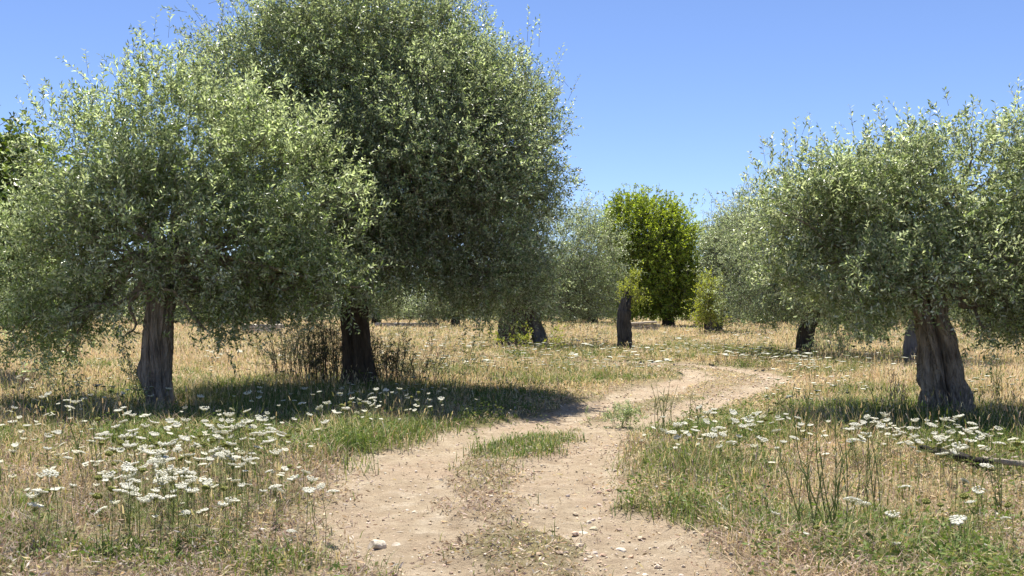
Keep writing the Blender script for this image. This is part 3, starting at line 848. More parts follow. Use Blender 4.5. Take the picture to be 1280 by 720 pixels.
_pth = [P(677, 437, _b[1]), P(674, 420, _b[1]), P(669, 402, _b[1] + .1), P(672, 380, _b[1] + .2), P(685, 350, _b[1] + .3)]
link("trunk", trunk_mesh(_pth, [.30, .28, .26, .22, .14], _b, [M['bark_grey']], 32, 30, seed=21, flute=.1, flare=.25), _o)
# the cut stump that is sprouting again
tree("sprouting_stump", "squat pollarded trunk with a tuft of yellow green sprouts by the track", "tree stump", (780, 439),
     lobes=[(792, 366, 11, 15, 0, .35), (778, 370, 7, 11, .1, .25), (790, 350, 7, 9, 0, .25)],
     trunk=[(780, 439, 0), (780, 425, 0), (779, 405, 0), (780, 390, 0), (781, 384, 0)], radii=[.28, .255, .245, .25, .215],
     clusters=42, per=5, m=9, L0=.3, leaf=(.09, .035), leafmat='lime', bark='bark_stump', seed=25, limb_r=.04, forks=5, sigma=.12, core=.2, zmin=1.4, spikes=8, parts_rings=(56, 40),
     tkw=dict(flute=.12, twist=.3, flare=.2, rough=.16, ridge=.2, jag=.55))
# broad leaved trees
tree("carob_tree", "round bright yellow green broadleaf tree behind the sprouting stump", "broadleaf tree", (836, 409),
     lobes=[(804, 287, 54, 50, 0, 2.8), (848, 314, 44, 54, 0, 2.6), (800, 340, 54, 52, -.5, 2.8), (850, 355, 34, 38, -.5, 2.0), (770, 295, 28, 32, .5, 1.6), (822, 380, 60, 28, 0, 2.4), (785, 262, 26, 20, 0, 1.5), (828, 335, 50, 56, -1, 2.6), (822, 300, 40, 44, -1, 2.2), (800, 372, 50, 30, -.6, 2.2)],
     trunk=[(836, 410, 0), (835, 400, 0), (830, 385, 0), (825, 365, 0)], radii=[.5, .42, .4, .3], clusters=1900, per=7, m=9, L0=.5, leaf=(.16, .10), leafmat='broad', bark='bark_dark', seed=31, limb_r=.2, forks=5,
     sigma=.34, core=.4, zmin=.9, twig_r=.01, up=.3, parts_rings=(24, 20), tkw=dict(flute=.1, flare=.3), tone=(.65, 1.4))
tree("broadleaf_sapling", "small yellow green sapling between the round broadleaf tree and the bend olive", "sapling", (882, 419),
     lobes=[(887, 366, 11, 19, 0, .8), (881, 388, 11, 14, 0, .7), (893, 388, 8, 12, 0, .6)], trunk=[(882, 419, 0), (882, 405, 0), (882, 385, 0), (883, 372, 0)], radii=[.1, .08, .06, .04],
     clusters=70, per=8, m=9, L0=.4, leaf=(.13, .06), leafmat='lime', bark='bark_dark', seed=35, limb_r=.05, forks=3, sigma=.28, core=.3, zmin=.7, twig_r=.01, parts_rings=(12, 12), tkw=dict(flute=.05, flare=.2))
tree("olive_tree", "dark old olive half hidden behind the yellow sapling, trunk black in shade", "olive tree", (894, 416),
     lobes=[(915, 303, 30, 38, 0, 2.2), (918, 350, 30, 40, 0, 2.2), (900, 330, 14, 30, .4, 1.6), (925, 320, 36, 45, 0, 2.2), (900, 385, 22, 16, -.4, 1.2)],
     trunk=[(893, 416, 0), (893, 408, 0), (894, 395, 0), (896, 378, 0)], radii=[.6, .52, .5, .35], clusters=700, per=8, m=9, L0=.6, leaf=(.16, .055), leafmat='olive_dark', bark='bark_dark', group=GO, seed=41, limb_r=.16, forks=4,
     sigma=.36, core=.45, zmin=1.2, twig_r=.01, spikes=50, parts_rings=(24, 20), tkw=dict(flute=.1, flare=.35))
tree("olive_tree", "olive whose rough grey trunk stands just behind the thick furrowed one", "olive tree", (1141, 454),
     lobes=[(1140, 335, 75, 55, .5, 2.0), (1190, 350, 60, 45, .5, 1.6), (1100, 360, 50, 40, .5, 1.4)], trunk=[(1141, 454, 0), (1140, 438, 0), (1142, 420, 0), (1146, 402, 0), (1150, 385, 0)], radii=[.27, .25, .22, .2, .15],
     clusters=420, per=8, m=10, L0=.38, leaf=(.09, .026), leafmat='olive_grey', bark='bark_grey', group=GO, seed=45, limb_r=.09, forks=4, sigma=.24, core=.45, zmin=1.1, twig_r=.006, parts_rings=(32, 30), tkw=dict(flute=.14, twist=1, flare=.3))
tree("fig_tree", "leafy dark green broadleaf tree cut by the frame behind the slim olive", "broadleaf tree", (-40, 470), depth=21,
     lobes=[(-5, 215, 52, 58, 0, 1.6), (10, 290, 46, 62, -1, 1.3), (-40, 320, 70, 90, -.5, 1.6), (20, 215, 26, 42, .4, 1.0), (-90, 240, 70, 80, 0, 1.6)], trunk=[(-40, 470, 0), (-42, 430, 0), (-40, 390, 0), (-38, 350, 0)], radii=[.2, .17, .16, .12],
     clusters=420, per=7, m=8, L0=.42, leaf=(.16, .11), leafmat='deep', bark='bark_dark', seed=51, limb_r=.08, forks=4, sigma=.25, core=.35, zmin=1.0, twig_r=.008, up=.2, parts_rings=(20, 20), tkw=dict(flute=.08, flare=.2), tone=(.7, 1.7))

# far olives that close the view
FARS = [(-160, 62, 1.0, "far olive beyond the frame edge past the leafy broadleaf tree"), (60, 70, 1.0, "far olive seen through the slim olive's lower branches"), (345, 68, .95, "far olive seen between the slim olive and the tallest trunk"),
        (470, 74, .9, "far olive seen low under the tallest olive's crown, beside its trunk"), (570, 66, .85, "far olive showing dark under the hanging edge of the tallest crown"), (740, 78, 1.1, "far olive between the silvery twin trunk olive and the round tree"),
        (985, 82, 1.15, "far olive filling the gap behind the olive at the bend"), (1085, 72, .9, "far olive low behind the gap between bend olive and furrowed olive"), (1215, 64, 1.0, "far olive behind the furrowed trunk on the meadow's end"), (1345, 70, 1.1, "far olive past the furrowed olive at the frame edge"),
        (215, 80, 1.1, "far olive straight behind the slim twisted trunk"), (665, 88, 1.1, "far olive deep behind the silvery twin trunk olive")]
proto = None
for i, (px, d, sc, lab) in enumerate(FARS):
    if i < 3:
        by = 380 + 1.6 * F / d
        r = tree("far_olive", lab, "olive tree", (px, by), depth=d, lobes=[(px - 28, by - 55, 34, 34, 0, 2.1), (px + 22, by - 62, 36, 36, .6, 2.2), (px, by - 72, 34, 28, 0, 2.0), (px + 40, by - 42, 28, 26, 0, 1.6), (px - 45, by - 38, 26, 24, .2, 1.5), (px, by - 34, 40, 20, -.3, 1.8)],
                 trunk=[(px, by, 0), (px - 1, by - 8, 0), (px + 1, by - 18, 0), (px + 2, by - 32, 0)], radii=[.42, .36, .32, .22], clusters=520, per=7, m=8, L0=.62, leaf=(.17, .06), leafmat=['olive_grey', 'olive_dark', 'olive_dark'][i], bark='bark_dark',
                 group="far olives at the end of the meadow", seed=60 + i, limb_r=.13, forks=3, sigma=.36, core=.4, zmin=.55, twig_r=.01, spikes=30, parts_rings=(20, 16), tkw=dict(flute=.1, flare=.3))
        proto = (proto or []) + [r]
    else:
        r = copy_thing(proto[i % 3]); g_ = P(px, 380 + 1.6 * F / d, d)
        r.location = (g_[0], d, float(height(np.array([g_[0]]), np.array([float(d)]))[0])); r["label"] = lab
        r.rotation_euler = (0, 0, rnd.uniform(0, 6.28)); r.scale = (sc * 1.1, sc * 1.1, sc * .95)


lbs = []
for k in range(64):
    xx = -105 + k * 3.4 + rnd.uniform(-1, 1); yy_ = rnd.uniform(88, 104); hh_ = rnd.uniform(2.6, 4.6)
    lbs.append((np.array([xx, yy_, hh_ * .45]), np.array([3.2, 2.5, hh_ * .6])))
me, cc = crown_mesh("far_wood", lbs, np.zeros(3), 5200, 6, 7, .9, .30, .13, [M['olive_dark'], M['twig']], sigma=.5, core=.3, zmin=.1, twig_r=0, tone=(.5, 1.5))
tag(link("far_wood", me), "dark green wood of olives and scrub closing the far end of the meadow", "woodland", None, 'stuff')

# ------------------------------------------------------------------ shrubs
def shrub(name, label, cat, px, py, n, hmin, hmax, spreadx, lean, leafy, mat='twig_dark', leafmat='scrub', leafsize=(.055, .017), group=None, r0=.006, seed=0):
    rr = np.random.default_rng(seed)
    g_ = G(px, py); b = np.array([g_[0], g_[1], float(height(g_[:1], g_[1:2])[0])])
    root = empty(name, b); tag(root, label, cat, group)
    mb = MB(); pts = []; axs = []
    for k in range(n):
        s = np.array([rr.normal(0, spreadx), rr.normal(0, spreadx * .6), -.03]); h = rr.uniform(hmin, hmax)
        out = np.array([s[0] / (spreadx + 1e-6) * lean * .6 + rr.normal(0, lean * .4), rr.normal(0, lean * .5), 1.0])
        e = s + out * h; c = s + out * h * .5 + rr.normal(0, .05, 3)
        pp = spline([s, c, e], 7); V, ss, l = tube(pp, np.linspace(r0 * rr.uniform(.7, 1.5), .0018, 7), 5); mb.add_arrays(V, ss, l)
        for q in range(rr.integers(3, 8)):
            i = rr.integers(2, 6); d = unit(pp[i] - pp[i - 1]) * .7 + rr.normal(0, .5, 3); l2 = rr.uniform(.12, .4) * h
            e2 = pp[i] + unit(d) * l2; p2 = spline([pp[i], pp[i] + unit(d) * l2 * .5 + rr.normal(0, .02, 3), e2], 5)
            V, ss, l = tube(p2, np.linspace(r0 * .5, .0014, 5), 4); mb.add_arrays(V, ss, l)
            for j in (1, 2, 3, 4): pts.append(p2[j]); axs.append(unit(d))
            if rr.random() < .6:
                d3 = unit(d) + rr.normal(0, .5, 3); e3 = p2[2] + unit(d3) * l2 * .5; V, ss, l = tube(np.linspace(p2[2], e3, 3), [r0 * .35, .0016, .001], 4); mb.add_arrays(V, ss, l); pts.append(e3); axs.append(unit(d3))
    link("stems", mb.mesh("stems", [M[mat]], True), root)
    if leafy:
        p = np.array(pts); a = np.array(axs); kk = rr.random(len(p)) < leafy; p, a = p[kk], a[kk]
        Q = leaf_spray(p, a, np.full(len(p), .12), 7, *leafsize)
        lt = .7 + .6 * rr.random(len(Q)); col = np.repeat(np.stack([lt, lt, lt], 1), 4, axis=0)
        link("leaves", make_mesh("leaves", Q.reshape(-1, 3), np.full(len(Q), 4), np.arange(len(Q) * 4), [M[leafmat]], None, False, col), root)
    return root


GB = "thin shrubs round the tallest olive's trunk"
shrub("bare_shrub", "upright dark twiggy shrub against the flower side of the tallest olive's trunk", "shrub", 408, 483, 80, .8, 1.35, .32, .16, .36, group=GB, seed=1)
shrub("bare_shrub", "leafy thin stemmed shrub one step out from the tallest trunk, away from the track", "shrub", 375, 478, 46, .7, 1.3, .28, .3, .4, group=GB, seed=2)
shrub("bare_shrub", "bushy dark twigs hugging the track side of the tallest trunk", "shrub", 488, 484, 50, .6, 1.3, .28, .35, .35, group=GB, seed=3)
shrub("bare_shrub", "wide bare shrub whose thin twigs lean out over the sunlit grass", "shrub", 522, 481, 40, .5, 1.0, .3, .75, .2, group=GB, seed=4)
shrub("grey_shrub", "silvery grey bush low in the gap past the bend olive", "shrub", 1060, 424, 40, .7, 1.3, .7, .4, 1.0, 'twig', 'olive_grey', (.09, .03), seed=5, r0=.012)
shrub("dry_bush", "brown dry stems beside the short leaning trunk at the bend", "shrub", 1038, 452, 24, .5, 1.0, .35, .3, .25, 'twig', 'olive', (.05, .02), seed=6, r0=.008)
shrub("dead_brush", "dark heap of dead twigs lying past the furrowed olive", "brushwood", 1245, 428, 44, .4, .9, .42, 1.3, .1, 'twig', 'olive_grey', (.06, .02), seed=7, r0=.012)
shrub("low_shrub", "leafy weed with bare stems at the base of the twin trunks", "shrub", 660, 441, 16, .5, 1.0, .35, .5, .5, 'twig', 'lime', (.07, .025), seed=8, r0=.008)
shrub("road_weed", "small grey green weed standing in the strip between the wheel ruts", "weed", 776, 527, 12, .18, .34, .10, .5, .9, 'stem', 'olive_grey', (.04, .012), seed=9, r0=.004)
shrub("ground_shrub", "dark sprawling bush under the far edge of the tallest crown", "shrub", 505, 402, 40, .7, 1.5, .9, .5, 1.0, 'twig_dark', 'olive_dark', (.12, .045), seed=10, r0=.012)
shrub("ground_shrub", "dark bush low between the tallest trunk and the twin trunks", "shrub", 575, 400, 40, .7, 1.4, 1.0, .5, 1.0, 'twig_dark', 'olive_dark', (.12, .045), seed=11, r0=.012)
shrub("ground_shrub", "small dark scrub clump lying low in the pale grass past the bend olive", "shrub", 1092, 430, 26, .25, .5, .35, .7, .9, 'twig_dark', 'olive_dark', (.08, .03), seed=13, r0=.01)
shrub("root_sprout", "tuft of leafy shoots on the swollen side of the slim olive's trunk foot", "sprout", 184, 512, 14, .45, .72, .05, .25, .8, 'twig', 'olive', (.06, .016), seed=12, r0=.004)

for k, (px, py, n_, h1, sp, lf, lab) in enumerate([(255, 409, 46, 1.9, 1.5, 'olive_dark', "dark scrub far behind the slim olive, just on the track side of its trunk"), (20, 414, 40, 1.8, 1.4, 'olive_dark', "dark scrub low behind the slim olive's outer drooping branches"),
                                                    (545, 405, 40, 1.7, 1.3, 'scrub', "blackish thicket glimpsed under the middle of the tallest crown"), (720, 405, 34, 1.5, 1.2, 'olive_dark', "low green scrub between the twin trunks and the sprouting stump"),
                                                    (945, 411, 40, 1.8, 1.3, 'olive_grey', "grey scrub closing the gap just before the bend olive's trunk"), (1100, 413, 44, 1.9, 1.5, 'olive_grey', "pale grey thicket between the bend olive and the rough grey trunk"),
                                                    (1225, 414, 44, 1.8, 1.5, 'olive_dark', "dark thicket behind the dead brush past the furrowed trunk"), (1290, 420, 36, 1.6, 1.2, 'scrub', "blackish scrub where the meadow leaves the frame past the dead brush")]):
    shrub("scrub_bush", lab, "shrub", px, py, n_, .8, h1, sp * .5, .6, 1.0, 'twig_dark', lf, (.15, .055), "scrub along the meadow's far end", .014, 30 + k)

# tall thin weed stalks
def stalk_proto(seed, h, n, mat='twig', heads=True):
    rr = np.random.default_rng(seed); mb = MB()
    for k in range(n):
        s = np.array([rr.normal(0, .04), rr.normal(0, .04), -.02]); e = s + np.array([rr.normal(0, .14), rr.normal(0, .12), 1]) * h * rr.uniform(.6, 1.1)
        pp = spline([s, (s + e) / 2 + rr.normal(0, .03, 3), e], 8); V, ss, l = tube(pp, np.linspace(.0055, .002, 8), 5); mb.add_arrays(V, ss, l)
        for q in range(rr.integers(3, 9)):
            i = rr.integers(2, 8); d = unit(np.array([rr.normal(0, .5), rr.normal(0, .5), .9])); l2 = rr.uniform(.03, .12)
            V, ss, l = tube(np.linspace(pp[i], pp[i] + d * l2, 3), [.002, .0035, .001], 4); mb.add_arrays(V, ss, l)
    return mb.mesh("weed_stalks", [M[mat]], True)


SM = [stalk_proto(1, .85, 5, 'stem'), stalk_proto(2, .75, 4, 'stem'), stalk_proto(3, .95, 3, 'stem'), stalk_proto(4, .55, 6, 'twig_dark')]
spots = [(1040, 668, 0, "front meadow by the camera on the fallen branch side"), (1010, 675, 1, ""), (1065, 650, 2, ""), (1090, 640, 0, ""), (1028, 650, 2, ""), (835, 545, 1, "v"), (822, 548, 1, "v"), (1133, 520, 3, "t"), (1120, 515, 3, "t"), (1100, 530, 1, "t"), (1250, 510, 2, "b"), (1245, 512, 0, "b"), (1255, 640, 1, "f"), (1000, 560, 1, "t"), (1160, 515, 3, "t"), (300, 620, 0, "p"), (120, 610, 2, "p"), (640, 443, 3, "w"), (860, 560, 2, "v"), (690, 440, 2, "w")]
SL = {"": "tall thin green weed stalks rising in the meadow before the fallen branch", "v": "thin weed stalks at the edge of the track before the bend", "t": "upright weed stalks in the straw grass before the furrowed trunk", "b": "grey green weed stalks in the meadow past the furrowed trunk",
      "f": "green weed stalk near the pale end of the fallen branch", "p": "green weed stalks inside the dense flower patch", "w": "thin weed stalks before the twin trunks"}
for i, (px, py, k, key) in enumerate(spots):
    g_ = G(px, py); o = link("weed_stalks", SM[k], None, (g_[0], g_[1], float(height(g_[:1], g_[1:2])[0])))
    o.rotation_euler = (0, 0, rnd.uniform(0, 6.28)); s_ = rnd.uniform(.8, 1.1); o.scale = (s_, s_, s_)
    key = "" if len(key) > 1 else key
    tag(o, SL[key], "weed", {"": "weed stalks before the branch", "v": "weed stalks by the track", "t": "weed stalks before the furrowed trunk", "b": "weed stalks past the furrowed trunk", "f": "weed stalks by the branch end", "p": "weed stalks in the flower patch", "w": "weed stalks by the twin trunks"}[key])


# ------------------------------------------------------------------ wild carrot
def head_mesh(seed, Rr=.046, dome=.006):
    rr = np.random.default_rng(seed); mb = MB(); n = 34
    for i in range(n):
        r = Rr * math.sqrt((i + .5) / n) * rr.uniform(.92, 1.08); a = i * 2.39996 + rr.normal(0, .12)
        c = np.array([r * math.cos(a), r * math.sin(a), dome * (r / Rr) ** 2 + rr.normal(0, .0016)])
        u = .0098 * rr.uniform(.75, 1.2)
        k = 7; th = np.linspace(0, 2 * math.pi, k, endpoint=False) + rr.random()
        rad = u * rr.uniform(.7, 1.15, k)
        ring = np.stack([np.cos(th) * rad, np.sin(th) * rad, np.full(k, -.002) + rr.normal(0, .001, k)], 1) + c
        low = np.stack([np.cos(th) * rad * .55, np.sin(th) * rad * .55, np.full(k, -.007)], 1) + c
        V = np.vstack([c + [0, 0, .003], ring, low])
        F_ = [(0, 1 + j, 1 + (j + 1) % k) for j in range(k)] + [(1 + j, 1 + k + j, 1 + k + (j + 1) % k, 1 + (j + 1) % k) for j in range(k)]
        mb.add(V, F_, 0)
        b0 = np.array([0, 0, -.034]); d = c - b0; p = unit(np.cross(d, [0, 0, 1.0]) + 1e-6) * .0011
        mb.add([b0 - p, b0 + p, c + p * .7 + [0, 0, -.006], c - p * .7 + [0, 0, -.006]], [(0, 1, 2, 3)], 1)
    for i in range(9):
        a = i * .7; d = np.array([math.cos(a), math.sin(a), 0]); s = np.array([-d[1], d[0], 0]) * .0014
        mb.add([[0, 0, -.034] + s, [0, 0, -.034] - s, d * .032 + [0, 0, -.042]], [(0, 1, 2)], 1)
    return mb.mesh("flower_head", [M['petal'], M['stem']], True)


def bud_mesh(seed):
    rr = np.random.default_rng(seed); mb = MB()
    n = 26
    for i in range(n):   # a closed umbel: rays curl up into a bird's nest
        a = i * 2.39996; r = .017 * math.sqrt((i + .5) / n) + .004; z = .034 + rr.normal(0, .003) - .010 * (i / n)
        pts = [[0, 0, -.002], [math.cos(a) * r * 1.25, math.sin(a) * r * 1.25, z * .45], [math.cos(a) * r, math.sin(a) * r, z]]
        V, s, l = tube(spline(pts, 5), [.0012, .0016, .002, .0055, .003], 5); mb.add_arrays(V, s, l, 0)
    for i in range(10):
        a = i * .63; d = np.array([math.cos(a), math.sin(a), 0]); s = np.array([-d[1], d[0], 0]) * .0016
        mb.add([s, -s, d * .022 + [0, 0, .03]], [(0, 1, 2)], 0)
    return mb.mesh("seed_head", [M['bud']], True)


def stem_mesh(seed, h, arms):
    """Stalk, side stalks and feathery leaves. arms: list of (dx, dy, z) of the flower seats."""
    rr = np.random.default_rng(seed); mb = MB()
    main = spline([[0, 0, -.03], [rr.normal(0, .02), rr.normal(0, .02), h * .5], [arms[0][0], arms[0][1], arms[0][2] - .034]], 9)
    V, s, l = tube(main, np.linspace(.0027, .0016, 9), 5); mb.add_arrays(V, s, l)
    for a in arms[1:]:
        i = rr.integers(3, 6); q = spline([main[i], main[i] * .4 + np.array([a[0], a[1], a[2] - .15]) * .6, [a[0], a[1], a[2] - .034]], 7)
        V, s, l = tube(q, np.linspace(.0019, .0014, 7), 4); mb.add_arrays(V, s, l)
    for k in range(18):
        i = rr.integers(0, 6); az = rr.uniform(0, 6.28); L_ = rr.uniform(.07, .16) * (1 - i * .07)
        d = np.array([math.cos(az), math.sin(az), rr.uniform(.3, 1.0)]); p0 = main[i]
        for j in range(7):
            t = (j + 1) / 7; c = p0 + d * L_ * t - np.array([0, 0, L_ * .35 * t * t])
            for sg in (-1, 1):
                sd = np.array([-d[1] * sg, d[0] * sg, .25]) + d * .6 + rr.normal(0, .2, 3); e = c + unit(sd) * L_ * .26 * (1.15 - t); w = unit(np.cross(sd, [.2, .3, 1])) * .0017
                mb.add([c - w, c + w, e], [(0, 1, 2)])
        w = unit(np.cross(d, [0, 0, 1.0])) * .0014; e = p0 + d * L_ - np.array([0, 0, L_ * .35])
        mb.add([p0 - w, p0 + w, e + w * .5, e - w * .5], [(0, 1, 2, 3)])
    return mb.mesh("wild_carrot", [M['stem']])


HEADS = [head_mesh(i, .036 + .004 * i, [.014, .006, .028, -.010][i]) for i in range(4)]
BUDS = [bud_mesh(i) for i in range(2)]
PROT = []
for i, h in enumerate((.30, .36, .42, .50, .34, .46)):
    arms = [(rnd.gauss(0, .03), rnd.gauss(0, .03), h)]
    if i in (2, 3, 5): arms.append((rnd.choice((-1, 1)) * rnd.uniform(.07, .12), rnd.gauss(0, .06), h * rnd.uniform(.82, .93)))
    st = stem_mesh(i + 20, h, arms)
    PROT.append((st, arms, h))


def carrot(px, py, label, group, kind='flower', one=None, size=1.0, tilt=.24, zmin=None):
    i = rnd.choice((0, 1, 4)) if one else rnd.randrange(6)
    st, arms, h = PROT[i]; sc = rnd.uniform(.85, 1.12)
    hz = min(h * sc, 1.6 - 6.3 * (py - 380) / F) if py > 540 else h * sc
    sc = max(hz / h, .32)
    hz = h * sc
    g_ = G(px, py, hz)
    x, y = g_[0] - arms[0][0], g_[1] - arms[0][1]
    o = link("wild_carrot", st, None, (x, y, float(height(np.array([x]), np.array([y]))[0])))
    o.rotation_euler = (rnd.gauss(0, .05), rnd.gauss(0, .05), 0); o.scale = (sc, sc, sc)
    for j, a in enumerate(arms):
        bud = kind == 'bud' or (kind == 'mixed' and j > 0)
        c = link("seed_head" if bud else "flower_head", rnd.choice(BUDS) if bud else rnd.choice(HEADS), o, a)
        if bud: c.location[2] -= .034
        c.rotation_euler = (rnd.gauss(0, tilt), rnd.gauss(0, tilt), rnd.uniform(0, 6.28))
        s_ = rnd.uniform(.55, 1.2) * size if not bud else rnd.uniform(.8, 1.2); s_ /= max(sc, .75); c.scale = (s_, s_, s_)
    tag(o, label, "wild carrot", group)


def in_track(px, py, h=.5):
    g_ = G(px, py, h); D = track_masks(g_[:1], g_[1:2])[0]
    return D[0] > .35


def cluster(n, cx, cy, rx, ry, label, group, budfrac=.12, gauss=True, size=1.0):
    c = 0; lim = 0
    while c < n and lim < n * 30:
        lim += 1
        if gauss: px, py = rnd.gauss(cx, rx * .5), rnd.gauss(cy, ry * .5)
        else: px, py = rnd.uniform(cx - rx, cx + rx), rnd.uniform(cy - ry, cy + ry)
        if py < 398 or py > 700 or px < -10 or px > 1290 or in_track(px, py): continue
        carrot(px, py, label, group, 'bud' if rnd.random() < budfrac else 'flower', size=size); c += 1


cluster(112, 245, 562, 165, 66, "white umbel of wild carrot crowded into the dense patch before the slim olive", "flowers of the dense patch")
cluster(24, 285, 528, 110, 26, "white umbel of wild carrot at the back of the patch, by the slim trunk's foot", "flowers at the slim trunk's foot")
cluster(28, 190, 605, 170, 50, "scattered wild carrot in the thin front fringe of the dense patch", "flowers of the patch's front fringe", .15)
cluster(26, 70, 510, 95, 55, "wild carrot thinly dotted over the dry grass beyond the dense patch, near the frame edge", "flowers near the frame edge", .2)
cluster(24, 500, 503, 75, 20, "wild carrot in the deep shade at the foot of the tallest olive", "flowers in the tallest olive's shade", .2, False)
cluster(9, 360, 495, 60, 14, "wild carrot between the slim olive and the shaded trunk of the tallest one", "flowers between the two big olives", .2, False)
cluster(52, 1075, 534, 150, 17, "wild carrot in the shaded band before the furrowed olive", "flowers before the furrowed olive", .1, False)
cluster(14, 1240, 540, 55, 14, "wild carrot in the shade past the furrowed trunk", "flowers past the furrowed trunk", .08, False)
cluster(20, 885, 538, 60, 26, "wild carrot on the verge at the track's far edge below the bend", "flowers on the verge", .35)
for px, py, k, lab in [(1130, 601, 'f', "largest white flat umbel standing alone before the fallen branch"), (1064, 622, 'f', "flat white umbel beside the tall green stalks, the one nearer to them"), (1085, 627, 'f', "tilted white umbel next to the flat one by the tall stalks"),
                       (1114, 643, 'f', "white umbel below the lone largest one, above green weeds"), (1117, 675, 'f', "lowest white umbel of the front meadow, tilted over"), (1222, 610, 'f', "broad white umbel under the pale end of the fallen branch"),
                       (1213, 619, 'f', "white umbel tucked under the broad one below the branch"), (970, 643, 'f', "small white umbel alone at the meadow's edge to the track"), (1007, 665, 'f', "creamy small umbel at the foot of the tall stalks"), (1196, 644, 'f', "thin flat umbel in the meadow below the broad pair"),
                       (1256, 641, 'f', "small umbel near the frame edge under the pale branch end"), (1230, 675, 'f', "small low umbel in green weeds near the frame's lower corner"), (1205, 594, 'f', "creamy umbel just under the branch's dark middle"),
                       (1155, 617, 'b', "plump green closed head near the lone largest umbel"), (1177, 623, 'b', "wide green closed head between the plump one and the umbel pair"), (1026, 658, 'b', "upper closed green head at the foot of the tall stalks"), (1041, 665, 'b', "lower closed green head at the foot of the tall stalks"),
                       (1089, 667, 'b', "pale closed head in the green weeds below the umbels"), (1205, 612, 'b', "closed green head just beside the broad umbel pair"), (1265, 623, 'b', "closed green head at the frame edge below the branch"),
                       (363, 668, 'f', "lone low white umbel on dry litter at the track's edge"), (40, 640, 'f', "lone umbel on dry grass in the lower corner"), (1232, 572, 'f', "white umbel standing right before the fallen branch")]:
    carrot(px, py, lab, "single flowers of the front meadow", 'bud' if k == 'b' else 'flower', True, 1.05 if k == 'f' else 1.3)


def far_flowers():
    """The far meadow's flowers, too many and too small to count: one mesh of stems and white umbels."""
    mb = MB(); n = 0
    for cx, cy, rx, ry, k in [(600, 430, 150, 30, 110), (650, 415, 110, 14, 80), (540, 418, 60, 16, 55), (740, 428, 90, 12, 50), (660, 445, 110, 16, 46), (900, 430, 70, 22, 150), (960, 448, 60, 14, 60), (1020, 470, 70, 30, 30), (1100, 440, 120, 25, 50), (1240, 450, 60, 40, 40), (310, 440, 60, 25, 24), (110, 470, 90, 22, 20), (800, 445, 40, 14, 30), (480, 470, 60, 20, 14)]:
        for _ in range(int(k * 2.6)):
            px, py = rnd.uniform(cx - rx, cx + rx), rnd.uniform(cy - ry, cy + ry)
            h = rnd.uniform(.2, .42)
            if py < 398 or in_track(px, py, h): continue
            g_ = G(px, py, h)
            if g_[1] > 60: continue
            z0 = float(height(g_[:1], g_[1:2])[0]); r = rnd.uniform(.028, .05) if g_[1] < 22 else rnd.uniform(.045, .09); rr = .002
            mb.add([[g_[0] - rr, g_[1], z0], [g_[0] + rr, g_[1], z0], [g_[0] + rr * .6, g_[1], h - .02], [g_[0] - rr * .6, g_[1], h - .02]], [(0, 1, 2, 3)], 1)
            kk = 9; th = np.linspace(0, 6.283, kk, endpoint=False); ra = r * (1 + .25 * np.array([rnd.uniform(-1, 1) for _ in range(kk)])); tx, ty = rnd.gauss(0, .08), rnd.gauss(-.06, .08)
            ring = np.stack([np.cos(th) * ra, np.sin(th) * ra, np.cos(th) * ra * tx + np.sin(th) * ra * ty], 1)
            V = np.vstack([[0, 0, .006], ring, [0, 0, -.022]]) + np.array([g_[0], g_[1], h])
            mb.add(V, [(0, 1 + j, 1 + (j + 1) % kk) for j in range(kk)], 0); mb.add(V, [(kk + 1, 1 + (j + 1) % kk, 1 + j) for j in range(kk)], 1)
    hv = []
    for h_ in HEADS:
        v_ = np.empty(len(h_.vertices) * 3); h_.vertices.foreach_get("co", v_)
        hv.append((v_.reshape(-1, 3), [tuple(p.vertices) for p in h_.polygons], [p.material_index for p in h_.polygons]))
    for cx, cy, rx, ry, k in [(265, 553, 95, 36, 80), (190, 590, 130, 42, 40), (70, 530, 70, 34, 46), (500, 508, 60, 12, 34), (880, 545, 40, 16, 26), (1090, 538, 75, 10, 40), (1230, 545, 40, 8, 14)]:
        for _ in range(k):
            px, py = rnd.gauss(cx, rx), rnd.gauss(cy, ry)
            h = min(rnd.uniform(.22, .40), 1.6 - 6.3 * (py - 380) / F)
            if py < 480 or in_track(px, py, h) or h < .12: continue
            g_ = G(px, py, h); z0 = float(height(g_[:1], g_[1:2])[0]); rr = .0015; q = rnd.uniform(.35, .75)
            mb.add([[g_[0] - rr, g_[1], z0], [g_[0] + rr, g_[1], z0], [g_[0] + rr * .6, g_[1], h - .03 * q], [g_[0] - rr * .6, g_[1], h - .03 * q]], [(0, 1, 2, 3)], 1)
            v_, f_, m_ = rnd.choice(hv); tx, ty = rnd.gauss(0, .2), rnd.gauss(0, .2)
            W = v_ * q; W = W + np.stack([0 * W[:, 0], 0 * W[:, 0], W[:, 0] * tx + W[:, 1] * ty], 1) + np.array([g_[0], g_[1], h])
            n0 = len(mb.s); mb.add(W, f_, 0); mb.m[n0:] = m_
    tag(link("flower_meadow", mb.mesh("flower_meadow", [M['petal'], M['stem']])), "countless small white wild carrot umbels between the bigger ones and over the far meadow", "flowers", None, 'stuff')


far_flowers()


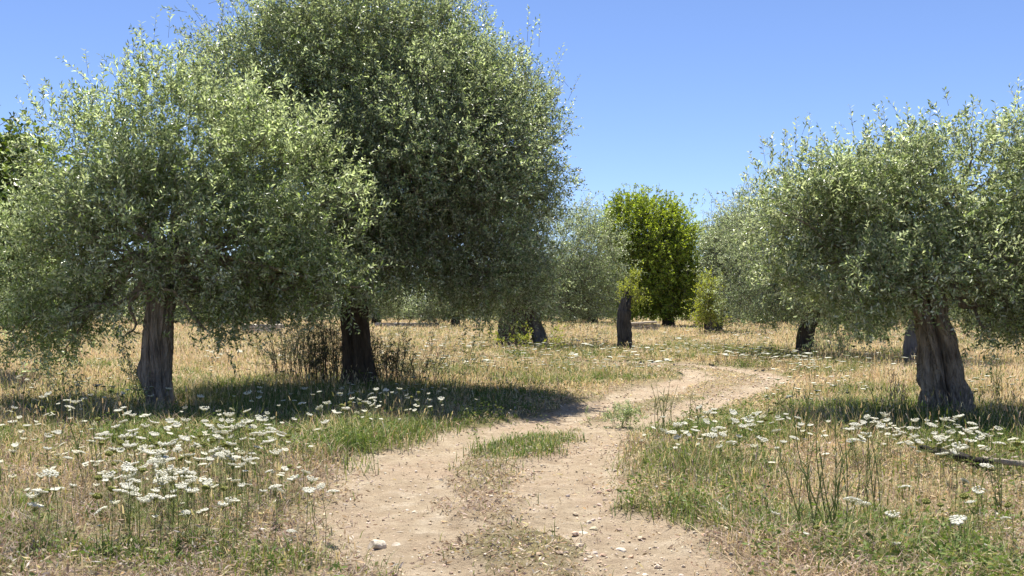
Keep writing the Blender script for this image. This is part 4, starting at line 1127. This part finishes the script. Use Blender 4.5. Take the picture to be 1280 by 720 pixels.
# ------------------------------------------------------------------ stones, branch, walls
def rock_mesh(seed, r, flat=.6, sub=3):
    import bmesh
    bm = bmesh.new(); bmesh.ops.create_icosphere(bm, subdivisions=sub, radius=1)
    rr = np.random.default_rng(seed); pl = unit(rr.normal(0, 1, (9, 3))); di = rr.uniform(.55, .9, 9)
    for v in bm.verts:
        c = np.array(v.co)
        for p, d in zip(pl, di):
            e = c.dot(p) - d
            if e > 0: c = c - p * e
        c = c * (1 + .06 * (vnoise(c[0:1] * 5, c[1:2] * 5, c[2:3] * 5, seed)[0] - .5)); v.co = Vector((c[0] * r, c[1] * r * .8, c[2] * r * flat))
    me = bpy.data.meshes.new("stone"); bm.to_mesh(me); bm.free(); me.materials.append(M['rock'])
    return me


for k, (px, py, r, fl, lab, sd) in enumerate([(470, 676, .085, .62, "white angular stone lying on the near track by the grass edge", 1), (905, 655, .05, .5, "pale stone on the grass side of the near right wheel rut", 2), (728, 658, .05, .5, "flat pale stone half sunk in the wheel rut by the dead grass strip", 3),
                                        (776, 677, .045, .5, "small pale stone in the stony wheel rut nearest the camera", 4), (495, 674, .035, .6, "small stone next to the white angular stone", 5), (735, 643, .035, .55, "little pebble stone above the flat pale stone in the rut", 6),
                                        (580, 716, .04, .5, "pale stone at the bottom edge of the track", 7), (518, 635, .028, .6, "dark small stone alone on the smooth wheel rut", 8)]):
    g_ = G(px, py); o = link("stone", rock_mesh(sd, r, fl), None, (g_[0], g_[1], float(height(g_[:1], g_[1:2])[0]) + r * (.12 if k == 0 else -.08))); o.rotation_euler = (0, 0, sd * 1.3)
    tag(o, lab, "stone", "loose stones on the track")


def fallen_branch():
    a = G(1150, 573); b = G(1240, 587); c = G(1330, 592)
    z = lambda p, o: np.array([p[0], p[1], float(height(p[:1], p[1:2])[0]) + o])
    root = empty("fallen_branch", z(a, 0)); tag(root, "long charred black fallen branch with a pale broken end in the meadow", "branch")
    base = np.array(root.location)
    p = spline([z(a, .14), z(a * .6 + b * .4, .13), z(b * .9 + a * .1, .09), z(b, .07)], 20)
    V, s, l = tube(p, np.linspace(.028, .062, 20) * (1 + .15 * np.sin(np.arange(20) * 1.7)), 10, True, lambda th, q: 1 + .2 * np.cos(3 * th + 9 * q) + .12 * np.cos(5 * th - 14 * q))
    link("charred_stem", make_mesh("charred_stem", V - base, s, l, [M['deadwood']], None, True), root)
    p = spline([z(a * .12 + b * .88, .15), z(b, .13), z(b * .5 + c * .5, .11), z(c, .09)], 16)
    V, s, l = tube(p, np.linspace(.02, .035, 16), 9, True, lambda th, q: 1 + .18 * np.cos(2 * th + 7 * q) + .1 * np.cos(5 * th - 9 * q))
    link("pale_limb", make_mesh("pale_limb", V - base, s, l, [M['palewood']], None, True), root)
    for k in range(4):
        q = p[3 + 3 * k]; e = q + np.array([rnd.uniform(-.15, .15), rnd.uniform(-.2, .1), rnd.uniform(.03, .16)])
        V, s, l = tube(np.linspace(q, e, 4), [.01, .007, .005, .002], 6); link("twig", make_mesh("twig", V - base, s, l, [M['palewood']], None, True), root)


fallen_branch()


def rubble_wall(name, label, px0, px1, py, d, h, seed, mat='wallrock', cat="stone wall", slab=False):
    """A low dry stone wall: rough blocks in courses."""
    a = P(px0, py, d); b = P(px1, py, d); root = empty(name, ((a[0] + b[0]) / 2, d, float(height(np.array([(a[0] + b[0]) / 2]), np.array([float(d)]))[0])))
    tag(root, label, cat, None, 'thing'); mb = MB(); rr = np.random.default_rng(seed); L_ = b[0] - a[0]; z = -.08
    import itertools
    while z < h:
        ch = rr.uniform(.14, .24); x = -L_ / 2 + rr.uniform(-.1, 0)
        while x < L_ / 2:
            w = rr.uniform(.2, .45); dp = rr.uniform(.2, .3)
            V = [[x + sx * (w - .015) + rr.normal(0, .015), sy * dp + rr.normal(0, .02), z + sz * (ch - .012) + rr.normal(0, .012)] for sx, sy, sz in itertools.product((0, 1), (-1, 1), (0, 1))]
            mb.add(V, [(0, 1, 3, 2), (4, 6, 7, 5), (0, 4, 5, 1), (2, 3, 7, 6), (1, 5, 7, 3), (0, 2, 6, 4)]); x += w
        z += ch
    link("stones", mb.mesh("stones", [M[mat]]), root)
    if slab:
        t = MB(); V = [[sx * (L_ / 2 + .12) + rr.normal(0, .03), sy * .38, z + .004 + sz * .10 + (.06 * sx)] for sx, sy, sz in itertools.product((-1, 1), (-1, 1), (0, 1))]
        t.add(V, [(0, 1, 3, 2), (4, 6, 7, 5), (0, 4, 5, 1), (2, 3, 7, 6), (1, 5, 7, 3), (0, 2, 6, 4)]); link("slab", t.mesh("slab", [M['rock']]), root)


rubble_wall("stone_wall", "low stone wall with a pale slab on top behind the sprouting stump", 780, 818, 408, 58, .30, 3, slab=True)
rubble_wall("stone_wall", "pale rubble wall low behind the slim olive's trailing branches", 305, 350, 410, 52, .5, 4, 'rock')
rubble_wall("stone_wall", "grey field wall under the tallest crown past its trunk", 470, 545, 403, 66, .35, 5)

# ------------------------------------------------------------------ light and air
SUN_EL, SUN_FROM = R(69), R(8)       # sun high, behind the grove, a little to the side: shadows fall towards the camera
# direction TO the sun in plan: (-sin, cos)
to_sun = Vector((-math.sin(SUN_FROM) * math.cos(SUN_EL), math.cos(SUN_FROM) * math.cos(SUN_EL), math.sin(SUN_EL)))
sd = bpy.data.lights.new("sun", 'SUN'); sd.energy = 5.0; sd.angle = R(0.53); sd.color = (1.0, .95, .86)
so = bpy.data.objects.new("sun", sd); COL.objects.link(so); so.rotation_euler = to_sun.to_track_quat('Z', 'Y').to_euler(); so.location = (0, 0, 60)
w = bpy.data.worlds.new("World"); scene.world = w; w.use_nodes = True
nt = w.node_tree; nt.nodes.clear()
sk = nt.nodes.new("ShaderNodeTexSky"); sk.sky_type = 'NISHITA'; sk.sun_disc = False
sk.sun_elevation = SUN_EL; sk.sun_rotation = -SUN_FROM; sk.altitude = 2200; sk.air_density = 1.0; sk.dust_density = .1; sk.ozone_density = 4.0
bg = nt.nodes.new("ShaderNodeBackground"); bg.inputs[1].default_value = 0.084
wo = nt.nodes.new("ShaderNodeOutputWorld")
tint = nt.nodes.new("ShaderNodeMix"); tint.data_type = 'RGBA'; tint.blend_type = 'MULTIPLY'; tint.inputs[0].default_value = 1
tint.inputs[7].default_value = (.95, .93, 1.05, 1)
nt.links.new(sk.outputs[0], tint.inputs[6]); nt.links.new(tint.outputs[2], bg.inputs[0]); nt.links.new(bg.outputs[0], wo.inputs[0])
scene.view_settings.view_transform = 'Standard'; scene.view_settings.look = 'None'
scene.view_settings.exposure = 0.99; scene.view_settings.gamma = 1; scene.view_settings.use_curve_mapping = False
scene.render.engine = 'CYCLES'
cy = scene.cycles
cy.max_bounces = 10; cy.diffuse_bounces = 5; cy.glossy_bounces = 2; cy.transmission_bounces = 6; cy.transparent_max_bounces = 4
cy.use_denoising = True
try: cy.denoiser = 'OPENIMAGEDENOISE'
except Exception: pass
cy.caustics_reflective = False; cy.caustics_refractive = False
